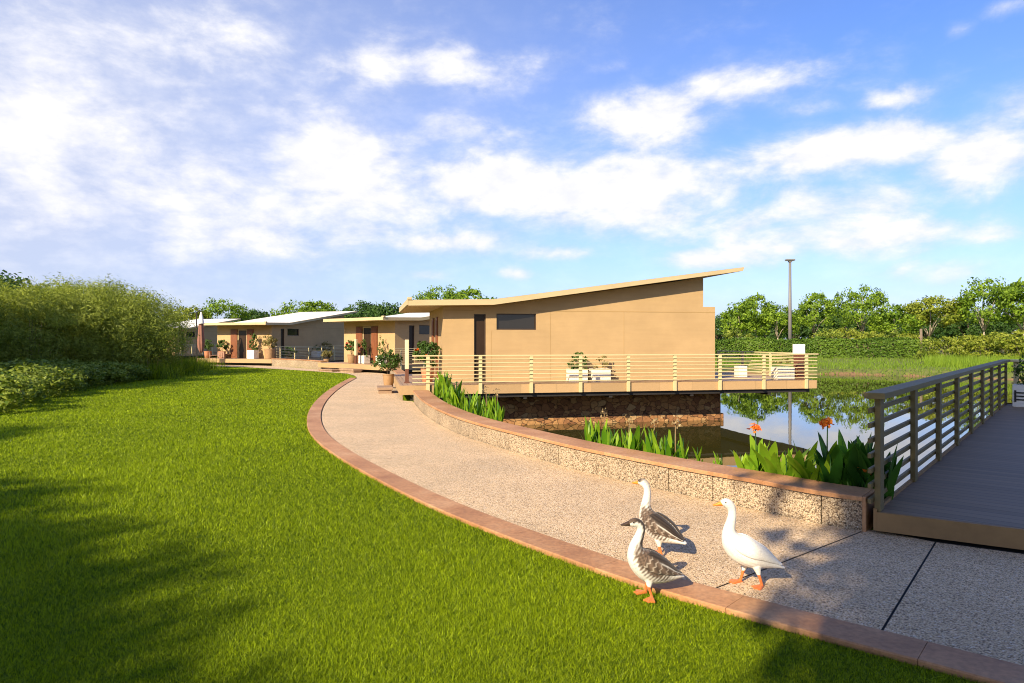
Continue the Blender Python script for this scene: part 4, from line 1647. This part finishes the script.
def planter_box(seed, label, loc, rz, L=.62, W_=.4, H=.4, fr=.28, lm='potleaf', n=16, leaf=.09, slats=3, tall=1.0, group=None):
    rng = np.random.default_rng(seed)
    t = thing('planter_box', label, 'planter', loc, rz, group)
    q = MB()
    hh = H / slats
    for k in range(slats):
        q.box(-L / 2, L / 2, -W_ / 2, W_ / 2, k * hh + .008, (k + 1) * hh - .006, bev=.006)
    q.box(-L / 2 + .012, L / 2 - .012, -W_ / 2 + .012, W_ / 2 - .012, .0, H - .02)
    q.build('box', M['white_slats'], t)
    if n:
        g_ = foliage_ball(t, rng, 1, 0, n, leaf, M[lm], 1.0, 18)
        co = np.zeros(len(g_.data.vertices) * 3, dtype=np.float32)
        g_.data.vertices.foreach_get('co', co)
        co = co.reshape(-1, 3)
        P = co.reshape(-1, 4, 3)
        c0 = P.mean(axis=1, keepdims=True)
        P[:] = (P - c0) + c0 * np.array([L * .5, W_ * .5, fr * tall])
        P[:, :, 2] += H + fr * tall * .55
        g_.data.vertices.foreach_set('co', P.ravel())
        g_.data.update()
    return t


R1 = R(90 - 78.3)
pot_plant(1, 'leafy green shrub in a tan pot standing on the path left of the near deck', gp(388.5, 388.3), 'tan', .52, .2, .44, .98, .11, 42)
pot_plant(2, 'bushy plant with orange flowers in a terracotta pot on the near hut deck', hp(0, -.45, .35), 'terra', .42, .2, .40, .9, .12, 40, flower='orange')
planter_box(3, 'white planter with lush green plant at the near hut wall', hp(0, 4.22, -.28), R1, .60, .38, .40, .30, 'potleaf', 22, tall=1.1)
planter_box(4, 'white planter with thin drying plant at the near hut wall', hp(0, 4.98, -.28), R1, .60, .38, .40, .22, 'potleaf_dry', 6, tall=1.2)
planter_box(5, 'small white square box on the terrace of the near hut', hp(0, 10.6, .9), R1, .32, .32, .40, n=0, slats=2)
planter_box(6, 'low slatted white planter beside the brown lamp pillar on the terrace', hp(0, 11.25, -.62), R1, .62, .4, .42, .2, 'potleaf_dry', 4, slats=4)


def bollard(label, loc, h0, h1, w0, w1, rz, cat='bollard lamp', white_up=True):
    t = thing('bollard_lamp', label, cat, loc, rz)
    q = MB()
    q.box(-w0 / 2, w0 / 2, -w0 / 2, w0 / 2, 0, h0, bev=.008)
    q.box(-w0 / 2 - .03, w0 / 2 + .03, -w0 / 2 - .03, w0 / 2 + .03, 0, .03, bev=.005)
    q.build('post', M['bollard_wood'], t)
    q = MB()
    q.box(-w1 / 2, w1 / 2, -w1 / 2, w1 / 2, h0 + .004, h1, bev=.012)
    q.build('lamp_shade', M['white'] if white_up else M['cream'], t)
    return t


bollard('brown pillar with white cube lamp on the terrace beyond the near hut', hp(0, 11.78, -.72), .84, 1.17, .24, .28, R1)
bollard('slim cream topped brown post at the left corner of the near deck', hp(0, -1.1, .0), .42, 1.32, .11, .115, R1, white_up=False)
bollard('slim cream topped brown post on the middle hut deck', hp(1, -1.0, 2.2), .45, 1.35, .12, .125, R(47), white_up=False)
# steps beside decks
def step_block(label, loc, rz, L=.9, W_=.4, H=.16):
    t = MB()
    t.box(-L / 2, L / 2, -W_ / 2, W_ / 2, 0.0, H * .55)
    t.box(-L / 2 - .04, L / 2 + .04, -W_ / 2 - .04, W_ / 2 + .04, H * .55 + .001, H, bev=.008)
    o = t.build('step', M['deck'])
    o.location = loc
    o.rotation_euler = (0, 0, rz)
    setp(o, label, 'step')


step_block('dark wooden step at the left end of the near deck', hp(0, -1.72, 2.1, 0.004), R1 + R(90), 1.0, .42, .2)
step_block('wooden step in front of the middle hut deck', hp(1, -1.75, 1.6, 0.004), R(47) + R(90), 1.3, .5, .2)
step_block('flat pale step left of the wooden one at the middle hut', hp(1, -1.75, 3.6, 0.004), R(47) + R(90), 1.3, .6, .12)

bp = BA + bdir * 12.95 + bperp * .45
pb = planter_box(7, 'white planter with dark marking and dark bush on the far end of the footbridge', bp, math.atan2(bdir.y, bdir.x) - R(90), .55, .5, .52, .42, 'potleaf', 34, tall=1.3, leaf=.08, slats=1)
q = MB()
for zz in (.16, .24, .32):
    q.box(-.2, .0, -.262, -.2515, zz, zz + .03)
q.box(-.24, -.2005, -.262, -.2515, .12, .39)
q.build('marking', M['dark'], pb)
# middle hut
pot_plant(11, 'tan pot with red flowering plant on the middle hut deck', hp(1, -.8, 2.9), 'tan', .5, .24, .36, .95, .13, 26, flower='redflower')
planter_box(12, 'white planter with bushy plant beside the slim post on the middle hut deck', hp(1, -.45, 2.2), R(47) + R(90), .55, .4, .45, .4, 'potleaf', 18, tall=1.4)
planter_box(13, 'white planter with tall plant right of the middle hut doorway', hp(1, -.35, .75), R(47) + R(90), .5, .4, .45, .45, 'potleaf', 18, tall=1.6)
pot_plant(14, 'tan pot with drying plant at the end of the far low wall', gp(327, 366.5), 'tan', .5, .22, .36, .85, .12, 22, 'potleaf_dry')
# far hut
planter_box(15, 'white planter on the far hut walkway behind its railing', hp(2, 4.4, -.5), R(69), .62, .5, .45, .3, 'potleaf', 12)
pot_plant(16, 'loose bush on the far hut walkway right of the white planter', hp(2, 5.6, -.5), 'tan', .3, .2, .5, .75, .14, 24, 'potleaf_dry')
planter_box(17, 'white planter with big dark bush right of the far doorway', hp(2, -.55, 1.15), R(69) + R(90), .62, .5, .6, .6, 'potleaf', 26, tall=1.3, leaf=.13)
pot_plant(18, 'tan pot with drying bush at the right corner of the far hut porch', hp(2, -.6, -.35), 'tan', .7, .36, .5, 1.1, .14, 26, 'potleaf_dry')
pot_plant(19, 'low green plant at the far hut railing beside the low wall', hp(2, .9, -.75), 'tan', .2, .2, .45, .45, .16, 26, 'potleaf')
pot_plant(20, 'terracotta pot with green plant left of the far doorway, nearer the chairs', hp(2, -.5, 3.95), 'terra', .5, .24, .42, .95, .13, 24)
pot_plant(21, 'terracotta pot with green plant near the closed parasol', hp(2, -.6, 5.2), 'terra', .5, .24, .42, .95, .13, 24)


def make_chair(label, loc, rz):
    t = thing('garden_chair', label, 'chair', loc, rz, 'garden chairs at the far hut')
    q = MB(); q.box(-.24, .24, -.24, .24, .42, .46, bev=.01); q.build('seat', M['furn'], t)
    q = MB()
    for k in range(4):
        q.box(-.22 + k * .117, -.14 + k * .117, .215, .24, .52, .86)
    q.box(-.24, .24, .21, .245, .86, .92, bev=.006)
    q.build('backrest', M['furn'], t)
    for sx in (-.22, .22):
        for sy in (-.22, .225):
            q = MB(); q.box(sx - .02, sx + .02, sy - .02, sy + .02, 0, .415 if sy < 0 else .86); q.build('leg', M['furn'], t)
        q = MB(); q.box(sx - .025, sx + .025, -.24, .2, .64, .67); q.build('armrest', M['furn'], t)


fp = gp(226, 364.2)
t = thing('garden_table', 'round brown garden table in front of the far hut', 'table', fp + Vector((0, 0, 0)))
q = MB(); q.lathe([(.45, .70), (.46, .71), (.46, .73), (.45, .74)], 24); q.build('table_top', M['furn'], t)
q = MB(); q.lathe([(.05, .03), (.035, .1), (.035, .66), (.12, .699)], 12); q.build('pedestal', M['furn'], t, smooth=True)
q = MB(); q.lathe([(.26, 0), (.26, .02), (.08, .035)], 16); q.build('base', M['furn'], t)
make_chair('brown garden chair left of the garden table', fp + Vector((-.85, -.1, 0)), R(95))
make_chair('brown garden chair right of the garden table', fp + Vector((.85, 0, 0)), R(-85))
make_chair('brown garden chair with its back to the lawn before the garden table', fp + Vector((.1, -.85, 0)), R(178))

# closed cantilever parasol
pp = at(196.5, 46.5, 0)
t = thing('parasol', 'closed rose coloured cantilever parasol with pale top beside the far hut', 'parasol', pp)
t.scale = (.92, .92, .93)
q = MB(); q.tube([(0, 0, 0), (0, 0, 3.9)], .05, 8); q.build('pole', M['dark'], t)
q = MB(); q.box(-.45, .45, -.45, .45, 0, .08, bev=.02); q.build('base', M['dark'], t)
q = MB(); q.tube([(0, 0, 3.85), (.18, 0, 4.05), (.34, 0, 3.95)], .035, 8); q.build('arm', M['dark'], t)
vs, fs = [], []
sg, prf = 28, [(3.30, .10), (3.1, .14), (2.8, .16), (2.3, .18), (1.8, .23), (1.35, .20), (1.1, .13), (.95, .08)]
for z, r_ in prf:
    for k in range(sg):
        a = 6.283 * k / sg
        rr = r_ * (1 + .22 * math.sin(a * 7 + z))
        vs.append((.34 + math.cos(a) * rr, math.sin(a) * rr, z))
for i in range(len(prf) - 1):
    for k in range(sg):
        fs.append((i * sg + k, i * sg + (k + 1) % sg, (i + 1) * sg + (k + 1) % sg, (i + 1) * sg + k))
fs.append(tuple(range(sg))); fs.append(tuple(range((len(prf) - 1) * sg, len(prf) * sg)))
q = MB(); q.add(vs, fs); q.build('canopy', M['cloth'], t, smooth=True)
q = MB(); q.lathe([(.24, 3.05), (.22, 3.15), (.17, 3.4), (.12, 3.6), (.07, 3.8), (.04, 3.92)], 16, c=(.34, 0, 0)); q.build('top_cap', M['cloth_white'], t, smooth=True)

# tall lamp post on the far bank
lp = at(790, 79, -.15)
t = thing('lamp_post', 'tall slim grey lamp post on the far bank behind the hedge', 'lamp post', lp)
q = MB(); q.tube([(0, 0, 0), (0, 0, 5), (0, 0, 11.05)], [.23, .19, .14], 10); q.build('pole', M['steel'], t, smooth=True)
q = MB(); q.box(-.5, .5, -.3, .3, 11.06, 11.24, bev=.04); q.box(-.18, .18, -.18, .18, 10.9, 11.06); q.build('lamp_head', M['steel'], t)
t = thing('wooden_post', 'short wooden post at the right end of the clipped hedge', 'post', at(921, 70, -.2))
q = MB(); q.tube([(0, 0, 0), (.03, 0, 1.6), (.0, 0, 3.1)], [.16, .14, .12], 8); q.build('shaft', M['bark'], t, smooth=True)
q = MB(); q.tube([(-.25, 0, 2.2), (.25, .05, 2.3)], .05, 6); q.build('peg', M['bark'], t, smooth=True)

# ================================================================ hedge and planting on the far bank
rng = np.random.default_rng(41)


def hedge(label, A, B, depth, h, n, z0=-.2):
    t = thing('hedge', label, 'hedge', ((A[0] + B[0]) / 2, (A[1] + B[1]) / 2, z0))
    A3, B3 = np.array([A[0], A[1]]), np.array([B[0], B[1]])
    c = (A3 + B3) / 2
    d = B3 - A3
    L = np.linalg.norm(d)
    d /= L
    nn = np.array([d[1], -d[0]])
    if nn[1] > 0:
        nn = -nn
    u = rng.uniform(-L / 2, L / 2, n)
    kind = rng.random(n)
    front = kind < .6
    s = np.where(front, depth / 2, rng.uniform(-depth / 2, depth / 2, n))
    z = np.where(front, rng.uniform(0, h, n), h)
    bul = .14 * np.sin(u * .9) + .10 * np.sin(u * 2.3 + 1) + .08 * np.sin(u * 5.1 + 2)
    s = s + np.where(front, bul * .9 - .25 * np.clip((z - h + .5) / .5, 0, 1) ** 2, 0) + rng.normal(0, .09, n)
    z = z + np.where(front, 0, bul * .8) + rng.normal(0, .07, n)
    xy = d * u[:, None] + nn * s[:, None]
    P = np.stack([xy[:, 0], xy[:, 1], z], 1)
    N = np.where(front[:, None], np.array([nn[0], nn[1], .5]), np.array([0, 0, 1.0]))
    v, f = leaf_cards(P, .22, rng, .3, .6, N)
    T = np.clip(rng.normal(.42, .2, n) + .2 * np.sin(u * .8), 0, 1)
    mesh_obj('foliage', v, f, M['hedge'], t, tint=T)
    q = MB()
    mx = Matrix(((d[0], nn[0], 0, 0), (d[1], nn[1], 0, 0), (0, 0, 1, 0), (0, 0, 0, 1)))
    q.box(-L / 2, L / 2, -depth / 2 + .3, depth / 2 - .35, 0, h - .35, M=mx)
    q.build('branches', M['bark'], t)
    return t


hedge('long clipped green hedge on the far bank below the trees', (6, 77), (42.5, 71), 2.6, 1.95, 24000)

n = 90000
Pb = bank_pts(rng, 30, len(SH) * .62, -.2, 21, n)
v, f = blades(Pb, .27, .05, rng, .6)
o = mesh_obj('bank_grass', v, f, M['reed'], tint=np.clip(rng.normal(.45, .22, n), 0, 1))
o['kind'] = 'stuff'
n = 26000
Pb = np.stack([rng.uniform(34, 62, n), rng.uniform(48, 68, n), np.full(n, -.5)], 1)
kk = (Pb[:, 0] / Pb[:, 1] * F_PX + 512 > 925)
Pb = Pb[kk]
v, f = blades(Pb, .95, .05, rng, .3)
o = mesh_obj('tall_weeds', v, f, M['reed'], tint=np.clip(rng.normal(.6, .25, len(Pb)), 0, 1))
o['kind'] = 'stuff'

# yellow-green bushes by the hedge and the right-hand bank
ybush = [make_bush('bush', '', 'bush', 500 + i, 1.9, 1.7, 1.25, .24, 60, 26, M['tree_yellow'] if i != 1 else M['shrub']) for i in range(3)]
GBU = 'bushes on the far bank'
for i, (x, d, s, k) in enumerate([(738, 82, 1.2, 1), (830, 84, 1.2, 1), (846, 86, 1.3, 0), (872, 82, 1.1, 0), (893, 84, 1.1, 1), (908, 82, 1.0, 0)]):
    place(ybush[k], USED, at(x, d, 0.3), i * 1.3, s, 'pale bush showing between the clipped hedge and the tree trunks', 'bush', GBU)
for i, (x, d, s, k) in enumerate([(935, 66, 1.0, 1), (950, 63, 1.05, 0), (966, 66, 1.1, 2), (983, 62, 1.1, 0), (998, 64, 1.2, 2), (1012, 60, 1.2, 0), (1030, 58, 1.3, 2), (1048, 56, 1.2, 0)]):
    place(ybush[k], USED, at(x, d, -.35), i * 2.1, s, 'yellow green bush among tall weeds right of the hedge, behind the bridge railing', 'bush', GBU)

# ================================================================ trees
GT = 'trees beyond the pond'
GL_NAME = 'trees behind the huts'
tr_a = make_tree('tree', '', 'tree', 601, 8.6, 3.3, 3.0, .42, 70, 46, M['tree'], M['pale_bark'], 2.8)
tr_b = make_tree('tree', '', 'tree', 602, 9.4, 3.9, 3.3, .42, 85, 46, M['tree'], M['pale_bark'], 3.0, .15, 6)
tr_c = make_tree('tree', '', 'tree', 603, 7.4, 2.6, 2.9, .40, 60, 44, M['tree'], M['pale_bark'], 2.4, .12, 4)
tr_d = make_tree('tree', '', 'tree', 604, 9.0, 4.4, 3.9, .5, 90, 46, M['tree_dark'], M['bark'], 1.8, .2)
tr_e = make_tree('tree', '', 'tree', 605, 8.6, 4.8, 3.8, .5, 90, 46, M['tree_dark'], M['bark'], 1.6, .2)
tr_f = make_tree('tree', '', 'tree', 606, 9.0, 3.6, 3.3, .42, 80, 46, M['tree_yellow'], M['pale_bark'], 2.6)


def tree_at(proto, base_h, x, d, ytop, label, rz, wide=1.0, group=GT):
    zt = CAM_H + (HZ - ytop - (7 if group != GL_NAME else 2)) / F_PX * d
    s = (zt + .1) / base_h
    place(proto, USED, at(x, d, -.1), rz, (s * wide, s * wide, s), label, 'tree', group)


tree_at(tr_c, 7.4, 738, 98, 296, 'small tree just right of the near hut, behind the hedge', 0)
tree_at(tr_a, 8.6, 757, 101, 291, 'leafy tree second to the right of the near hut wall', 1, .85)
tree_at(tr_c, 7.4, 778, 97, 299, 'small tree standing immediately left of the lamp post', 2, 1.1)
tree_at(tr_a, 8.6, 814, 99, 289, 'round tree standing immediately right of the lamp post', 3, .85)
tree_at(tr_b, 9.4, 862, 100, 284, 'tall broad tree above the middle of the hedge', 4, .85)
tree_at(tr_c, 7.4, 893, 96, 299, 'lower tree between two taller ones above the hedge', 5, 1.2)
tree_at(tr_f, 9.0, 930, 98, 289, 'yellow green tree above the right end of the hedge', .6, 1.15)
tree_at(tr_b, 9.4, 984, 94, 277, 'tallest broad tree with pale forked trunk right of the hedge', 2.2, .9)
tree_at(tr_a, 8.6, 1024, 92, 278, 'tree cut by the right edge of the photo', .4, 1.1)
tree_at(tr_b, 9.4, 1062, 95, 280, 'tree beyond the right edge of the far bank row', 1.4)
for i, x in enumerate([716, 745, 770, 795, 822, 846, 878, 905, 925, 948, 968, 1005, 1040, 1075]):
    tree_at(tr_d if i % 2 else tr_e, 9.0 if i % 2 else 8.6, x, 118 + (i * 7) % 11, 309 - (i * 5) % 9, 'dark green tree in the dense back row behind the far bank trees', i * 1.7, 1.0, 'dark back row of trees')
n = 26000
fw = np.stack([rng.uniform(-120, 190, n), rng.uniform(128, 150, n), np.zeros(n)], 1)
fw[:, 2] = rng.random(n) ** .8 * (6.0 + 1.2 * np.sin(fw[:, 0] * .23) + .8 * np.sin(fw[:, 0] * .71 + 1))
v, f = leaf_cards(fw, 1.0, rng, .3, .7)
o = mesh_obj('far_wood', v, f, M['tree_dark'], tint=np.clip(rng.normal(.35, .2, n), 0, 1))
o['kind'] = 'stuff'
GL = 'trees behind the huts'
tree_at(tr_b, 9.4, 444, 78, 289, 'rounded tree rising behind the left end of the near hut roof', .3, .8, GL)
tree_at(tr_a, 8.6, 470, 80, 291, 'tree behind the near hut roof, right of the rounded one', 1.3, 1.2, GL)
tree_at(tr_d, 9.0, 363, 92, 300, 'dark tree between the white roof and the middle hut', .9, .9, GL)
tree_at(tr_e, 8.6, 388, 88, 302, 'tree just left of the near hut roof corner', 2.9, .8, GL)
tree_at(tr_b, 9.4, 297, 95, 303, 'rounded tree above the left part of the white roof', 4.0, 1.05, GL)
tree_at(tr_a, 8.6, 322, 96, 302, 'rounded tree above the right part of the white roof', .2, 1.2, GL)
tree_at(tr_d, 9.0, 256, 98, 308, 'small dark tree left of the white roof', 1.9, .9, GL)
tree_at(tr_b, 9.4, 218, 90, 301, 'bright tree above the farthest hut', 3.3, .95, GL)
tree_at(tr_f, 9.0, 190, 88, 304, 'yellow green tree between the big bushes and the farthest hut', 5.1, 1.0, GL)
tree_at(tr_e, 8.6, -2, 60, 272, 'dark tree behind the olive bushes at the left edge', 2.1, .9, GL)
tree_at(tr_d, 9.0, 75, 56, 285, 'dark tree showing just over the olive bushes', 3.6, .9, GL)

# big fine-leaved bushes on the left and the low shrubs before them
bb = [make_bush('olive_bush', '', 'bush', 700 + i, 3.0, 2.6, 2.15, .17, 170, 150, M['bamboo'], .2, clump=.34, shell=.4) for i in range(3)]
GOB = 'tall olive bushes left of the lawn'
for i, (x, d, ytop, k, wv) in enumerate([(-60, 28, 280, 0, 1.1), (-15, 31, 286, 1, 1.0), (32, 29, 287, 2, 1.0), (75, 31, 290, 0, 1.05), (112, 32, 287, 1, 1.0), (137, 35, 291, 2, .85), (-120, 24, 275, 1, 1.1), (55, 37, 286, 1, 1.1), (103, 39, 289, 0, 1.05)]):
    zt = CAM_H + (HZ - ytop) / F_PX * d
    s = zt / 4.15
    lab = ['fine leaved olive bush reaching the left edge of the photo', 'fine leaved olive bush just inside the left edge', 'fine leaved olive bush left of the middle of the bush row', 'fine leaved olive bush in the middle of the bush row', 'pale topped olive bush right of the middle of the row', 'olive bush at the right end of the row beside the far huts', 'olive bush beyond the left edge of the photo', 'olive bush in the second row behind the middle', 'olive bush in the second row behind the right end'][i]
    place(bb[k], USED, at(x, d, -.02), i * 1.1, (s * wv * 1.02, s * wv, s), lab, 'bush', GOB)
sb = [make_bush('low_shrub', '', 'shrub', 720 + i, 1.25, 1.1, .62, .13, 80, 40, M['shrub'], .5, clump=.4, shell=.5) for i in range(3)]
GLS = 'low leafy shrubs bordering the lawn'
for i, (x, y, s) in enumerate([(8, 404, .95), (-22, 412, 1.1), (30, 397, 1.1), (52, 392, 1.0), (70, 389, 1.0), (92, 385, .95), (110, 383, 1.0), (125, 381, .9), (18, 391, 1.2), (48, 386, 1.2), (85, 381, 1.1), (-50, 405, 1.2)]):
    place(sb[i % 3], USED, gp(x, y), i * 1.9, (s, s, s * .72), ['low dark green shrub at the left edge of the lawn, nearest to the camera' if i in (0, 1) else 'low green shrub in the border between lawn and olive bushes'][0], 'shrub', GLS)
# tuft of long grass at the right end of the bushes
rng = np.random.default_rng(91)
tg = []
for i in range(3):
    t = thing('grass_tuft', '', 'grass tuft')
    n = 900
    P = np.stack([rng.normal(0, .55, n), rng.normal(0, .5, n), np.zeros(n)], 1)
    v, f = blades(P, .7, .025, rng, .6)
    mesh_obj('blades', v, f, M['grass'], t, tint=np.clip(rng.normal(.3, .2, n), 0, 1))
    q = MB()
    for j in range(6):
        a, b_ = rng.normal(0, .3, 2)
        q.tube([(a, b_, 0), (a * 1.4, b_ * 1.4, .7), (a * 1.9, b_ * 1.9, 1.25)], [.006, .005, .002], 4)
    q.build('stalk', M['dry'], t)
    tg.append(t)
for i, (x, y) in enumerate([(148, 379), (158, 376), (168, 374.5), (178, 372), (188, 370), (198, 369), (173, 369), (152, 373)]):
    place(tg[i % 3], USED, gp(x, y), i * 1.2, 1.0, 'tuft of long dark grass between the olive bushes and the far huts', 'grass tuft', 'long grass tufts')

# trees behind the photographer: their shade lies on the lawn and the bridge
sh_a = make_tree('shade_tree', '', 'tree', 801, 12.5, 3.7, 3.4, .36, 230, 80, M['tree'], M['bark'], 5.0, .22, 6)
sh_b = make_tree('shade_tree', '', 'tree', 802, 11.0, 3.2, 3.2, .36, 230, 76, M['tree'], M['bark'], 4.5, .2, 6)


def shade(proto, zc, gx, gy, label, rz=0, s=1.0):
    k = zc * s / -SUN_DIR.z
    place(proto, USED, (gx - SUN_DIR.x * k, gy - SUN_DIR.y * k, 0), rz, s, label, 'tree', 'trees behind the photographer')


shade(sh_a, 9.1, 7.8, 7.1, 'tree behind the camera shading the near part of the footbridge', 0)
shade(sh_b, 7.8, 4.95, 2.8, 'tree behind the camera shading the path corner', 1)
shade(sh_a, 9.1, 11.5, 12.1, 'tree behind the camera shading the far part of the footbridge', 2)
shade(sh_b, 7.8, -6.3, -1.4, 'tree behind the camera shading the lower left lawn', 3)
shade(sh_a, 9.1, -10.2, 2.8, 'tree left of the camera shading the left lawn', 4)
shade(sh_b, 7.8, -13.0, 7.5, 'tree far left of the camera shading the border shrubs', 5)
shade(sh_b, 7.8, -23.5, 23.0, 'tree far left of the camera beside the end of the olive bushes', 2.0)
shade(sh_b, 7.8, 5.55, 3.55, 'tree behind the camera between the two that shade the path corner', 4.0)
shade(sh_a, 9.1, -8.0, .2, 'tree behind the camera to the left shading the lawn corner', 5.0)
shade(sh_a, 9.1, -18.6, 25.0, 'tree left of the camera shading the foot of the olive bushes', 1.0)
